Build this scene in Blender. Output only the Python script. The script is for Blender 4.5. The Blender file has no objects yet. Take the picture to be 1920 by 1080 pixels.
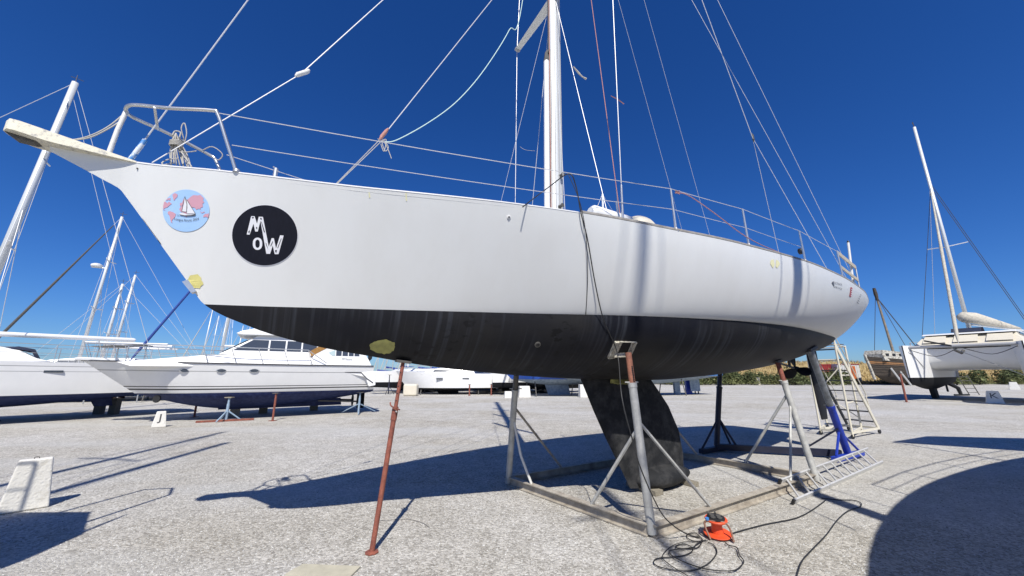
import bpy, bmesh, math, random
import numpy as np
from mathutils import Vector, Matrix, Quaternion
from mathutils.geometry import tessellate_polygon
random.seed(7); rng = np.random.default_rng(7)
SC = bpy.context.scene; COL = SC.collection
R = math.radians

# ------------------------------------------------------------------ camera
F_PX, HOR, CAMH = 690.0, 700.0, 1.6            # focal length in 1920-px pixels, horizon row, eye height
PITCH = math.atan((HOR-540)/F_PX)
cd = bpy.data.cameras.new('camera'); cam = bpy.data.objects.new('camera', cd); COL.objects.link(cam)
cam.location = (0, 0, CAMH); cam.rotation_euler = (math.pi/2+PITCH, 0, 0)
cd.sensor_fit = 'HORIZONTAL'; cd.sensor_width = 36; cd.lens = 36*F_PX/1920
cd.clip_start = .05; cd.clip_end = 3000
SC.camera = cam
# ------------------------------------------------------------------ sky, sun, exposure
SUN = Vector((-.09, .845, -1)).normalized()     # direction the light travels
w = bpy.data.worlds.new('World'); SC.world = w; w.use_nodes = True
nt = w.node_tree; nt.nodes.clear()
sky = nt.nodes.new('ShaderNodeTexSky'); sky.sky_type = 'NISHITA'; sky.sun_disc = False
sky.sun_elevation = math.asin(-SUN.z); sky.sun_rotation = math.atan2(-SUN.x, -SUN.y)
sky.altitude = 0; sky.air_density = 1.0; sky.dust_density = 0.15; sky.ozone_density = 5.0
bg = nt.nodes.new('ShaderNodeBackground'); bg.inputs[1].default_value = .08
hs = nt.nodes.new('ShaderNodeHueSaturation'); hs.inputs['Saturation'].default_value = 1.22; hs.inputs['Value'].default_value = 1.0
wo = nt.nodes.new('ShaderNodeOutputWorld')
tint = nt.nodes.new('ShaderNodeMixRGB'); tint.blend_type = 'MULTIPLY'; tint.inputs[0].default_value = 1; tint.inputs[2].default_value = (.50, .735, 1.16, 1)   # the photograph's cold white balance
nt.links.new(sky.outputs[0], hs.inputs['Color']); nt.links.new(hs.outputs[0], tint.inputs[1]); nt.links.new(tint.outputs[0], bg.inputs[0]); nt.links.new(bg.outputs[0], wo.inputs[0])
sl = bpy.data.lights.new('sun', 'SUN'); sl.energy = 5.0; sl.angle = R(.53); sl.color = (1, .955, .88)
so = bpy.data.objects.new('sun', sl); COL.objects.link(so); so.rotation_euler = SUN.to_track_quat('-Z', 'Y').to_euler(); so.location = (0, -20, 30)
vs = SC.view_settings; vs.view_transform = 'Standard'; vs.look = 'None'; vs.exposure = .22; vs.gamma = 1; vs.use_curve_mapping = False

# ------------------------------------------------------------------ pixel -> place helpers
_c, _s = math.cos(PITCH), math.sin(PITCH)
def ray(px, py):
    a = (px-960)/F_PX; b = (540-py)/F_PX
    return np.array([a, _c-b*_s, _s+b*_c])
def G(px, py, z=0.0):                           # point on the ground (or at height z)
    r = ray(px, py); return np.array([0, 0, CAMH])+r*((z-CAMH)/r[2])
def Yd(px, py, y):                              # point at a known distance
    r = ray(px, py); return np.array([0, 0, CAMH])+r*(y/r[1])
O2 = np.array([2.22, 5.88]); _a = R(29.5)       # yacht: keel position on the ground and heading of its centreline
D2 = np.array([math.cos(_a), math.sin(_a)]); N2 = np.array([D2[1], -D2[0]])
def W3(u, v, z):                                # yacht frame (aft, to port, up) -> world
    q = O2+D2*u+N2*v; return np.array([q[0], q[1], z])
def C(px, py, off=0.0):                         # pixel -> (u, z) on a plane parallel to the yacht's centreline
    r = ray(px, py); o = O2+N2*off; t = (N2@o)/(N2@r[:2]); P = np.array([0, 0, CAMH])+r*t
    return (P[:2]-O2)@D2, P[2]
def CP(px, py, off=0.0):
    u, z = C(px, py, off); return W3(u, off, z)

# ------------------------------------------------------------------ materials
MATS = {}
def mat(name, col, rough=.6, metal=0., var=.0, scale=6., col2=None, bump=0., bscale=80., stretch=None, spec=.5, coat=0., thr=(.35, .65)):
    if name in MATS: return MATS[name]
    m = bpy.data.materials.new(name); m.use_nodes = True; MATS[name] = m
    n = m.node_tree.nodes; l = m.node_tree.links; b = n['Principled BSDF']
    b.inputs['Base Color'].default_value = (*col, 1); b.inputs['Roughness'].default_value = rough; b.inputs['Metallic'].default_value = metal
    b.inputs['Specular IOR Level'].default_value = spec; b.inputs['Coat Weight'].default_value = coat
    tc = n.new('ShaderNodeTexCoord'); mp = n.new('ShaderNodeMapping'); l.new(tc.outputs['Object'], mp.inputs[0])
    if stretch: mp.inputs['Scale'].default_value = stretch
    if var or col2:
        no = n.new('ShaderNodeTexNoise'); no.inputs['Scale'].default_value = scale; no.inputs['Detail'].default_value = 6; no.inputs['Roughness'].default_value = .65
        l.new(mp.outputs[0], no.inputs['Vector'])
        rp = n.new('ShaderNodeValToRGB'); rp.color_ramp.elements[0].position = thr[0]; rp.color_ramp.elements[1].position = thr[1]
        c2 = col2 or tuple(max(0, c*(1-var)) for c in col)
        rp.color_ramp.elements[0].color = (*c2, 1); rp.color_ramp.elements[1].color = (*col, 1)
        l.new(no.outputs['Fac'], rp.inputs[0]); l.new(rp.outputs[0], b.inputs['Base Color'])
    if bump:
        nb = n.new('ShaderNodeTexNoise'); nb.inputs['Scale'].default_value = bscale; nb.inputs['Detail'].default_value = 4
        l.new(tc.outputs['Object'], nb.inputs['Vector'])
        bp = n.new('ShaderNodeBump'); bp.inputs['Strength'].default_value = bump; bp.inputs['Distance'].default_value = .02
        l.new(nb.outputs['Fac'], bp.inputs['Height']); l.new(bp.outputs[0], b.inputs['Normal'])
    return m
M_HULL = mat('white_topside_paint', (.72, .725, .70), .40, col2=(.69, .69, .66), scale=1.6, stretch=(1.5, 1.5, .5), bump=.02, bscale=2.2, thr=(.3, .6))
M_WHITE = mat('white_gelcoat', (.78, .78, .76), .35, var=.06, scale=1.5)
M_CREAM = mat('cream_gelcoat', (.66, .61, .49), .45, var=.08, scale=2)
M_PLANK = mat('peeling_cream_paint', (.74, .70, .55), .75, col2=(.42, .40, .36), scale=26, bump=.12, bscale=60, thr=(.33, .48))
M_STEEL = mat('stainless_tube', (.62, .62, .60), .32, metal=.75, var=.12, scale=12)
M_WTUBE = mat('white_painted_tube', (.70, .69, .65), .45, var=.12, scale=14)
M_ALU = mat('mast_aluminium', (.68, .70, .69), .42, metal=.25, var=.06, scale=3, stretch=(3, 3, .3))
M_WIRE = mat('rigging_wire', (.62, .62, .61), .45, metal=.3)
M_ROPE = mat('white_rope', (.50, .48, .43), .85, var=.25, scale=90)
M_ROPEG = mat('pale_green_rope', (.55, .74, .66), .8)
M_ROPER = mat('red_fleck_rope', (.52, .25, .20), .85, var=.3, scale=80)
M_BLACK = mat('black_rubber', (.015, .015, .016), .55)
M_DKWOOD = mat('weathered_teak', (.34, .32, .29), .8, var=.35, scale=20)
M_GALV = mat('galvanised_steel', (.50, .50, .475), .55, metal=.1, var=.3, scale=9, bump=.15, bscale=120)
M_RUST = mat('rusty_red_steel', (.30, .095, .06), .72, col2=(.16, .05, .035), scale=16, bump=.3, bscale=90)
M_RUSTO = mat('rust_orange_steel', (.42, .17, .10), .8, col2=(.27, .12, .08), scale=22, bump=.3, bscale=90)
M_NAVY = mat('dark_navy_steel', (.010, .013, .036), .55, var=.3, scale=8)
M_BLUE = mat('bright_blue_steel', (.018, .05, .42), .45, var=.25, scale=10)
M_FRAME = mat('dusty_steel_beam', (.46, .42, .35), .75, col2=(.27, .235, .19), scale=7, bump=.2, bscale=60)
M_CREAMST = mat('cream_painted_steel', (.66, .62, .50), .6, col2=(.42, .34, .22), scale=14, thr=(.25, .42))
M_DKST = mat('dark_grey_steel', (.10, .095, .085), .6, var=.3, scale=12)
M_CONC = mat('white_painted_concrete', (.72, .70, .64), .85, col2=(.50, .47, .40), scale=9, bump=.4, bscale=40, thr=(.28, .45))
M_WOOD = mat('grey_timber', (.30, .27, .21), .85, var=.4, scale=9, stretch=(1, 8, 8), bump=.3, bscale=50)
M_ORANGE = mat('orange_plastic', (.80, .10, .03), .4, var=.15, scale=20)
M_BROWN = mat('brown_painted_tube', (.23, .12, .08), .5)
M_DKGLASS = mat('tinted_glass', (.05, .06, .075), .08, spec=.8)
M_NAVYAF = mat('navy_antifouling', (.010, .018, .075), .6, col2=(.03, .045, .13), scale=7, thr=(.3, .6), spec=.25)
M_BLKAF = mat('black_antifouling_far', (.012, .013, .016), .7, spec=.2, var=.3, scale=5)
M_GREYAF = mat('faded_blue_antifouling', (.30, .36, .42), .8, col2=(.16, .21, .28), scale=5, bump=.2, bscale=20)
M_REDAF = mat('dark_red_antifouling', (.12, .03, .025), .7, var=.3, scale=5)
M_BSTRIPE = mat('blue_stripe_paint', (.02, .09, .42), .35)
M_BLIGHT = mat('sky_blue_paint', (.06, .25, .62), .35)
M_TEAKV = mat('varnished_wood', (.42, .22, .06), .4, var=.3, scale=12)
M_CANVAS = mat('navy_canvas', (.02, .028, .06), .9, var=.3, scale=10)
M_CANVASB = mat('blue_canvas', (.03, .07, .30), .9, var=.3, scale=10)
M_SAIL = mat('cream_sail_cover', (.56, .52, .43), .9, var=.3, scale=8, bump=.6, bscale=9)
M_LINE = mat('dark_trim', (.06, .06, .065), .5)
M_GTRIM = mat('grey_trim', (.36, .36, .36), .5)
M_YEL = mat('pale_yellow_filler', (.68, .62, .22), .8, var=.15, scale=25)
M_OLIVE = mat('olive_filler', (.40, .38, .12), .85, col2=(.30, .29, .10), scale=18)
M_YELF = mat('faint_yellow_filler', (.76, .73, .44), .7)
M_DBLACK = mat('black_vinyl', (.009, .010, .018), .55, var=.25, scale=5, stretch=(8, 8, .6), spec=.2)
M_DWHITE = mat('white_vinyl', (.76, .76, .78), .45)
M_DSKY = mat('sky_blue_vinyl', (.34, .54, .82), .45, col2=(.40, .60, .86), scale=3)
M_DPINK = mat('pink_vinyl', (.62, .33, .40), .45)
M_DRED = mat('red_vinyl', (.50, .03, .04), .45)
M_DARKGREY = mat('grey_lettering', (.12, .13, .15), .6)
M_ALULAD = mat('ladder_aluminium', (.62, .62, .61), .45, metal=.2, var=.15, scale=14)
M_CABLE = mat('black_cable', (.02, .02, .02), .5)
M_WRECK = mat('weathered_planks', (.085, .066, .05), .9, col2=(.03, .026, .022), scale=3, stretch=(.6, .6, 5), bump=.6, bscale=14)
M_WRECKO = mat('orange_bare_plank', (.42, .20, .07), .8, col2=(.24, .12, .05), scale=5, stretch=(.5, .5, 6))
M_WRECKG = mat('flaking_white_paint', (.46, .44, .38), .9, col2=(.17, .15, .12), scale=4, bump=.5, bscale=10, thr=(.38, .52))
M_SPAR = mat('old_wooden_spar', (.30, .25, .19), .8, var=.4, scale=3)
M_CRED = mat('container_red', (.30, .03, .03), .55, var=.25, scale=2)
M_CWHITE = mat('container_white', (.62, .62, .60), .55, var=.15, scale=2)
M_CORANGE = mat('container_orange', (.55, .14, .04), .55, var=.2, scale=2)

# black antifouling of the yacht: pale vertical streaks, scuffs
_a = R(29.5)                                    # heading of the yacht, for the streaks in its paint
def af_mat():
    m = bpy.data.materials.new('black_antifouling'); m.use_nodes = True
    n = m.node_tree.nodes; l = m.node_tree.links; b = n['Principled BSDF']
    tc = n.new('ShaderNodeTexCoord')
    def noise(sc, scale, det=4, lo=.4, hi=.6):
        m0 = n.new('ShaderNodeMapping'); m0.inputs['Rotation'].default_value = (0, 0, -_a); l.new(tc.outputs['Object'], m0.inputs[0])
        mp = n.new('ShaderNodeMapping'); mp.inputs['Scale'].default_value = sc; l.new(m0.outputs[0], mp.inputs[0])
        no = n.new('ShaderNodeTexNoise'); no.inputs['Scale'].default_value = scale; no.inputs['Detail'].default_value = det; l.new(mp.outputs[0], no.inputs['Vector'])
        mr = n.new('ShaderNodeMapRange'); mr.inputs[1].default_value = lo; mr.inputs[2].default_value = hi; l.new(no.outputs['Fac'], mr.inputs[0]); return mr.outputs[0]
    base = n.new('ShaderNodeMixRGB'); base.inputs[1].default_value = (.008, .0088, .0135, 1); base.inputs[2].default_value = (.019, .0185, .0185, 1)
    l.new(noise((1, 1, 1.6), 1.3, 6, .35, .7), base.inputs[0])
    st = n.new('ShaderNodeMixRGB'); st.inputs[2].default_value = (.042, .046, .056, 1)
    mu = n.new('ShaderNodeMath'); mu.operation = 'MULTIPLY'
    l.new(noise((24, .4, .12), 1., 3, .50, .74), mu.inputs[0]); l.new(noise((1, 1, 1), 1.1, 3, .42, .62), mu.inputs[1])
    l.new(mu.outputs[0], st.inputs[0]); l.new(base.outputs[0], st.inputs[1])
    sp = n.new('ShaderNodeMixRGB'); sp.inputs[2].default_value = (.006, .006, .007, 1)
    mu2 = n.new('ShaderNodeMath'); mu2.operation = 'MULTIPLY'
    l.new(noise((1, 1, 2), 9, 6, .56, .62), mu2.inputs[0]); l.new(noise((1, 1, 1), .7, 2, .5, .6), mu2.inputs[1])
    l.new(mu2.outputs[0], sp.inputs[0]); l.new(st.outputs[0], sp.inputs[1]); l.new(sp.outputs[0], b.inputs['Base Color'])
    b.inputs['Roughness'].default_value = .6; b.inputs['Specular IOR Level'].default_value = .22
    no = n.new('ShaderNodeTexNoise'); no.inputs['Scale'].default_value = 35; l.new(tc.outputs['Object'], no.inputs['Vector'])
    bp = n.new('ShaderNodeBump'); bp.inputs['Strength'].default_value = .035; bp.inputs['Distance'].default_value = .01; l.new(no.outputs['Fac'], bp.inputs['Height']); l.new(bp.outputs[0], b.inputs['Normal'])
    return m
M_AF = af_mat()
M_KEEL = mat('scuffed_keel_paint', (.015, .016, .018), .75, spec=.25, col2=(.048, .048, .049), scale=5, bump=.25, bscale=45, thr=(.34, .56))

def ground_mat():
    m = bpy.data.materials.new('crushed_limestone'); m.use_nodes = True
    n = m.node_tree.nodes; l = m.node_tree.links; b = n['Principled BSDF']
    tc = n.new('ShaderNodeTexCoord')
    def noise(scale, det=3, tex='ShaderNodeTexNoise'):
        no = n.new(tex); no.inputs['Scale'].default_value = scale
        if tex == 'ShaderNodeTexNoise': no.inputs['Detail'].default_value = det
        l.new(tc.outputs['Object'], no.inputs['Vector']); return no
    big = noise(.35, 6); mid = noise(3.0, 6); vor = noise(46, 0, 'ShaderNodeTexVoronoi'); fine = noise(150, 2)
    r1 = n.new('ShaderNodeValToRGB'); r1.color_ramp.elements[0].position = .36; r1.color_ramp.elements[1].position = .66
    r1.color_ramp.elements[0].color = (.435, .415, .37, 1); r1.color_ramp.elements[1].color = (.515, .505, .48, 1); l.new(big.outputs['Fac'], r1.inputs[0])
    r2 = n.new('ShaderNodeValToRGB'); r2.color_ramp.elements[0].position = .3; r2.color_ramp.elements[1].position = .7
    r2.color_ramp.elements[0].color = (.87, .86, .84, 1); r2.color_ramp.elements[1].color = (1.10, 1.10, 1.10, 1); l.new(mid.outputs['Fac'], r2.inputs[0])
    m1 = n.new('ShaderNodeMixRGB'); m1.blend_type = 'MULTIPLY'; m1.inputs[0].default_value = 1; l.new(r1.outputs[0], m1.inputs[1]); l.new(r2.outputs[0], m1.inputs[2])
    sepc = n.new('ShaderNodeSeparateColor'); l.new(vor.outputs['Color'], sepc.inputs[0])
    r3 = n.new('ShaderNodeValToRGB'); r3.color_ramp.elements[0].color = (.56, .545, .52, 1); r3.color_ramp.elements[1].color = (1.30, 1.295, 1.28, 1); l.new(sepc.outputs[0], r3.inputs[0])
    m2 = n.new('ShaderNodeMixRGB'); m2.blend_type = 'MULTIPLY'; m2.inputs[0].default_value = .9; l.new(m1.outputs[0], m2.inputs[1]); l.new(r3.outputs[0], m2.inputs[2])
    # wheel tracks: bands of finer, paler dust
    mp = n.new('ShaderNodeMapping'); mp.inputs['Rotation'].default_value = (0, 0, R(-14)); mp.inputs['Scale'].default_value = (.11, .5, 1); l.new(tc.outputs['Object'], mp.inputs[0])
    tr = n.new('ShaderNodeTexNoise'); tr.inputs['Scale'].default_value = 1; tr.inputs['Detail'].default_value = 3; l.new(mp.outputs[0], tr.inputs['Vector'])
    rt = n.new('ShaderNodeValToRGB'); rt.color_ramp.elements[0].position = .48; rt.color_ramp.elements[1].position = .6; rt.color_ramp.elements[1].color = (.4, .4, .4, 1); l.new(tr.outputs['Fac'], rt.inputs[0])
    m3 = n.new('ShaderNodeMixRGB'); m3.inputs[2].default_value = (.50, .50, .485, 1); l.new(rt.outputs[0], m3.inputs[0]); l.new(m2.outputs[0], m3.inputs[1])
    l.new(m3.outputs[0], b.inputs['Base Color']); b.inputs['Roughness'].default_value = .95; b.inputs['Specular IOR Level'].default_value = .15
    ad = n.new('ShaderNodeMath'); ad.operation = 'MULTIPLY_ADD'; ad.inputs[1].default_value = -.7; l.new(vor.outputs['Distance'], ad.inputs[0]); l.new(fine.outputs['Fac'], ad.inputs[2])
    bp = n.new('ShaderNodeBump'); bp.inputs['Strength'].default_value = .6; bp.inputs['Distance'].default_value = .02; l.new(ad.outputs[0], bp.inputs['Height']); l.new(bp.outputs[0], b.inputs['Normal'])
    return m
M_GROUND = ground_mat()
def stone_mat():
    m = bpy.data.materials.new('limestone_chips'); m.use_nodes = True
    n = m.node_tree.nodes; l = m.node_tree.links; b = n['Principled BSDF']
    tc = n.new('ShaderNodeTexCoord'); no = n.new('ShaderNodeTexNoise'); no.inputs['Scale'].default_value = 38; no.inputs['Detail'].default_value = 1; l.new(tc.outputs['Object'], no.inputs['Vector'])
    r = n.new('ShaderNodeValToRGB'); e = r.color_ramp.elements; e[0].position = .34; e[0].color = (.19, .178, .155, 1); e[1].position = .68; e[1].color = (.60, .60, .58, 1); k = r.color_ramp.elements.new(.5); k.color = (.43, .43, .41, 1)
    l.new(no.outputs['Fac'], r.inputs[0]); l.new(r.outputs[0], b.inputs['Base Color']); b.inputs['Roughness'].default_value = .95; b.inputs['Specular IOR Level'].default_value = .15
    return m
M_STONE = stone_mat()
def leaf_mat(name, a, c):
    m = bpy.data.materials.new(name); m.use_nodes = True
    n = m.node_tree.nodes; l = m.node_tree.links; b = n['Principled BSDF']
    tc = n.new('ShaderNodeTexCoord'); no = n.new('ShaderNodeTexNoise'); no.inputs['Scale'].default_value = 1.1; no.inputs['Detail'].default_value = 4; l.new(tc.outputs['Object'], no.inputs['Vector'])
    r = n.new('ShaderNodeValToRGB'); e = r.color_ramp.elements; e[0].position = .35; e[0].color = (*a, 1); e[1].position = .65; e[1].color = (*c, 1)
    l.new(no.outputs['Fac'], r.inputs[0]); l.new(r.outputs[0], b.inputs['Base Color']); b.inputs['Roughness'].default_value = .8
    return m
M_LEAF = leaf_mat('shrub_leaves', (.05, .07, .022), (.17, .18, .065))
M_GRASS = leaf_mat('dry_grass', (.30, .21, .085), (.42, .32, .14))

# ------------------------------------------------------------------ mesh builder
def V(p): return np.array(p, float)
class MB:
    def __init__(s): s.v = []; s.f = []
    def add(s, vs, fs):
        o = len(s.v); s.v += [tuple(map(float, p)) for p in vs]; s.f += [tuple(i+o for i in f) for f in fs]; return s
    def box(s, c, size, ax=None):                # ax: 3 unit axes
        c = V(c); ax = [V((1, 0, 0)), V((0, 1, 0)), V((0, 0, 1))] if ax is None else [V(a) for a in ax]
        h = [a*d/2 for a, d in zip(ax, size)]
        vs = [c+sx*h[0]+sy*h[1]+sz*h[2] for sz in (-1, 1) for sy in (-1, 1) for sx in (-1, 1)]
        return s.add(vs, [(0, 2, 3, 1), (4, 5, 7, 6), (0, 1, 5, 4), (2, 6, 7, 3), (0, 4, 6, 2), (1, 3, 7, 5)])
    def beam(s, a, b, wd, ht, up=(0, 0, 1)):      # box from a to b
        a = V(a); b = V(b); d = b-a; L = np.linalg.norm(d); d = d/L; up = V(up); sd = np.cross(d, up); sd /= np.linalg.norm(sd); up = np.cross(sd, d)
        return s.box((a+b)/2, (L, wd, ht), (d, sd, up))
    def tube(s, pts, r, n=8, caps=True, flat=1.0, flatdir=None):
        pts = [V(p) for p in pts]; rs = [r]*len(pts) if np.isscalar(r) else r
        ds = []
        for i in range(len(pts)):
            d = pts[min(i+1, len(pts)-1)]-pts[max(i-1, 0)]; L = np.linalg.norm(d); ds.append(d/L if L > 1e-9 else V((0, 0, 1)))
        up = V(flatdir) if flatdir is not None else (V((0, 0, 1)) if abs(ds[0][2]) < .9 else V((1, 0, 0)))
        a = up-ds[0]*(up@ds[0]); a /= np.linalg.norm(a)
        vs = []
        for p, d, rr in zip(pts, ds, rs):
            a = a-d*(a@d); a /= max(1e-9, np.linalg.norm(a)); b = np.cross(d, a)
            for k in range(n):
                t = 2*math.pi*k/n; vs.append(p+a*math.cos(t)*rr+b*math.sin(t)*rr*flat)
        fs = [(i*n+k, i*n+(k+1) % n, (i+1)*n+(k+1) % n, (i+1)*n+k) for i in range(len(pts)-1) for k in range(n)]
        if caps: fs += [tuple(range(n-1, -1, -1)), tuple(range((len(pts)-1)*n, len(pts)*n))]
        return s.add(vs, fs)
    def grid(s, rows):                            # rows of equal length
        m = len(rows[0]); vs = [p for r in rows for p in r]
        return s.add(vs, [(i*m+j, i*m+j+1, (i+1)*m+j+1, (i+1)*m+j) for i in range(len(rows)-1) for j in range(m-1)])
    def prism(s, poly, ext):                      # planar polygon extruded along ext
        poly = [V(p) for p in poly]; ext = V(ext); n = len(poly)
        tri = tessellate_polygon([[Vector(p) for p in poly]])
        return s.add(poly+[p+ext for p in poly], [tuple(t) for t in tri]+[tuple(n+i for i in reversed(t)) for t in tri]+[(i, (i+1) % n, n+(i+1) % n, n+i) for i in range(n)])
    def lathe(s, c, prof, n=20, axis=(0, 0, 1)):  # prof: (r, h)
        ax = V(axis); ax /= np.linalg.norm(ax); t = V((1, 0, 0)) if abs(ax[0]) < .9 else V((0, 1, 0)); a = np.cross(ax, t); a /= np.linalg.norm(a); b = np.cross(ax, a); c = V(c)
        vs = [c+ax*h+(a*math.cos(2*math.pi*k/n)+b*math.sin(2*math.pi*k/n))*r for r, h in prof for k in range(n)]
        fs = [(i*n+k, i*n+(k+1) % n, (i+1)*n+(k+1) % n, (i+1)*n+k) for i in range(len(prof)-1) for k in range(n)]
        fs += [tuple(range(n-1, -1, -1)), tuple(range((len(prof)-1)*n, len(prof)*n))]
        return s.add(vs, fs)
    def build(s, name, m, parent=None, smooth=False, auto=None, label=None):
        me = bpy.data.meshes.new(name); o = bpy.data.objects.new(name, me)
        base = np.zeros(3)
        if parent is not None:
            p = parent
            loc_ = False
            while p is not None: base += V(p.location); loc_ = loc_ or p.get('_local') is not None; p = p.parent
            if loc_: base[:] = 0
            o.parent = parent
        vv = V(s.v)-base if len(s.v) else V([])
        me.from_pydata([tuple(p) for p in vv], [], s.f); me.materials.append(m); me.update()
        bm = bmesh.new(); bm.from_mesh(me); bmesh.ops.recalc_face_normals(bm, faces=bm.faces); bm.to_mesh(me); bm.free()
        if smooth:
            me.polygons.foreach_set('use_smooth', [True]*len(me.polygons))
            if auto: me.set_sharp_from_angle(angle=R(auto))
        COL.objects.link(o)
        if label: o['label'] = label
        return o
def tag(o, label, cat, group=None, kind=None):
    o['label'] = label; o['category'] = cat
    if group: o['group'] = group
    if kind: o['kind'] = kind
    return o
def thing(name, loc, label, cat, group=None, rz=None):
    o = bpy.data.objects.new(name, None); o.location = tuple(map(float, loc)); o.empty_display_size = .2; COL.objects.link(o)
    if rz is not None: o.rotation_euler = (0, 0, rz); o['_local'] = 1     # parts given in the thing's own frame
    return tag(o, label, cat, group)
def cat_rom(pts, k=8, closed=False):
    P = [V(p) for p in pts]; n = len(P); out = []
    for i in range(n if closed else n-1):
        g = (lambda j: P[j % n]) if closed else (lambda j: P[min(max(j, 0), n-1)])
        p0, p1, p2, p3 = g(i-1), g(i), g(i+1), g(i+2)
        for j in range(k):
            t = j/k; out.append(.5*((2*p1)+(p2-p0)*t+(2*p0-5*p1+4*p2-p3)*t*t+(3*p1-p0-3*p2+p3)*t**3))
    out.append(P[0] if closed else P[-1]); return out
def lerp(a, b, t): return V(a)+(V(b)-V(a))*t
class Curve1:                                     # monotone cubic interpolation
    def __init__(s, pts):
        s.x = V([p[0] for p in pts]); s.y = V([p[1] for p in pts]); d = np.diff(s.y)/np.diff(s.x); m = np.zeros(len(s.x)); m[0] = d[0]; m[-1] = d[-1]
        for i in range(1, len(d)): m[i] = 0 if d[i-1]*d[i] <= 0 else 2/(1/d[i-1]+1/d[i])
        s.m = m
    def __call__(s, x):
        x = min(max(x, s.x[0]), s.x[-1]); i = min(int(np.searchsorted(s.x, x, 'right'))-1, len(s.x)-2); h = s.x[i+1]-s.x[i]; t = (x-s.x[i])/h
        return s.y[i]*(1+2*t)*(1-t)**2+s.m[i]*h*t*(1-t)**2+s.y[i+1]*t*t*(3-2*t)+s.m[i+1]*h*t*t*(t-1)

# ------------------------------------------------------------------ ground
def build_ground():
    b = MB(); xs = [-600, -120, -40]+list(np.arange(-16, 16.1, 1.0))+[40, 120, 600]; ys = [-200, -40, -10]+list(np.arange(-2, 18.1, 1.0))+[40, 120, 900]
    b.grid([[(x, y, -.004) for x in xs] for y in ys]); o = b.build('ground', M_GROUND); o['kind'] = 'structure'; o['label'] = 'pale grey crushed gravel of the boatyard'; o['category'] = 'ground'
    # loose chips on the near gravel
    n = 110000; y = 2.5+rng.random(n)**1.6*7.5; x = (rng.random(n)*2-1)*(y*1.35+.6)
    sz = (.0030+.0078*rng.random(n)**3+.0003*y)*np.clip((10.5-y)/4, .25, 1)
    oc = V([(1, 0, 0), (0, 1, 0), (-1, 0, 0), (0, -1, 0), (0, 0, 1)])
    an = rng.random(n)*6.28; ca, sa = np.cos(an), np.sin(an); st = .65+.7*rng.random((n, 5))
    vx = np.zeros((n, 5, 3))
    lx = oc[None, :, 0]*st; ly = oc[None, :, 1]*st*.75
    vx[:, :, 0] = x[:, None]+(lx*ca[:, None]-ly*sa[:, None])*sz[:, None]; vx[:, :, 1] = y[:, None]+(lx*sa[:, None]+ly*ca[:, None])*sz[:, None]
    vx[:, :, 2] = -.005+oc[None, :, 2]*sz[:, None]*(.5+.6*rng.random((n, 1)))
    fa = V([(0, 1, 4), (1, 2, 4), (2, 3, 4), (3, 0, 4)]).astype(int); fc = (fa[None]+5*np.arange(n)[:, None, None]).reshape(-1)
    me = bpy.data.meshes.new('gravel_chips'); me.vertices.add(n*5); me.vertices.foreach_set('co', vx.reshape(-1)); nf = n*4
    me.loops.add(nf*3); me.loops.foreach_set('vertex_index', fc.astype(np.int32)); me.polygons.add(nf); me.polygons.foreach_set('loop_start', np.arange(nf, dtype=np.int32)*3)
    me.update(calc_edges=True); me.materials.append(M_STONE); o = bpy.data.objects.new('gravel_chips', me); COL.objects.link(o)
    tag(o, 'loose pale limestone chips scattered over the yard surface', 'gravel', kind='stuff')
build_ground()

# ================================================================== the yacht on its cradles
WLc = lambda u: 2.18+.018*(u+5.6)
ZK = Curve1([(-6.72, 3.30), (-6.5, 3.195), (-6.31, 3.103), (-6.285, 3.09), (-6.262, 3.062), (-5.96, 2.66), (-5.74, 2.365), (-5.6, 2.18), (-5.45, 2.09), (-5.33, 2.04), (-5.12, 1.96), (-4.67, 1.845), (-4.18, 1.765), (-3.62, 1.68), (-2.98, 1.615), (-2.24, 1.56), (-1.47, 1.525), (-.1, 1.5), (.94, 1.545), (1.7, 1.60), (2.56, 1.68), (3.55, 1.81), (4.72, 2.01), (5.51, 2.15), (5.95, 2.28), (6.2, 2.42)])
ZS = Curve1([(-6.72, 3.345), (-6.25, 3.315), (-5.66, 3.30), (-4.4, 3.255), (-2.9, 3.26), (-1, 3.23), (1.5, 3.24), (3.2, 3.215), (4.3, 3.17), (6.2, 3.12)])
BW = Curve1([(-5.6, 0), (-5.14, .085), (-4.72, .19), (-4.26, .30), (-3.51, .49), (-2.67, .70), (-2.08, .87), (-1.43, 1.04), (-.6, 1.17), (.43, 1.25), (1.16, 1.235), (2.21, 1.12), (3.45, .88), (4.6, .62), (5.4, .42), (6.2, .16)])
BD = Curve1([(-6.72, .02), (-6.3, .06), (-5.6, .30), (-4.5, .68), (-3, 1.10), (-1.5, 1.40), (0, 1.55), (1.5, 1.58), (3, 1.50), (4.5, 1.32), (5.6, 1.06), (6.05, .91), (6.2, .80)])
PW = Curve1([(-6.72, 1.0), (-5, 1.0), (-2.5, 1.12), (0, 1.45), (2.5, 1.7), (4.5, 1.5), (6.2, 1.18)])
PB = Curve1([(-6.72, 1.05), (-5, 1.1), (-3.5, 1.5), (-1, 1.9), (3, 1.9), (6.2, 1.8)])
sup = lambda h, p: max(0, 1-(1-min(max(h, 0), 1))**p)**(1/p)
def hb(u, z):
    zk, zs, bw, bd, wl = ZK(u), ZS(u), BW(u), BD(u), WLc(u)
    if zk >= wl-1e-6: return bd*sup((z-zk)/(zs-zk), PW(u))
    if z >= wl: return bw+(bd-bw)*sup((z-wl)/(zs-wl), PW(u))
    return bw*sup((z-zk)/(wl-zk), PB(u))
def hullpx(px, py, out=.004):                     # pixel -> point on the port side of the hull
    v = .7
    for _ in range(40):
        u, z = C(px, py, v); v += .5*(hb(u, z)-v)
    return W3(u, v+out, z)
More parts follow.
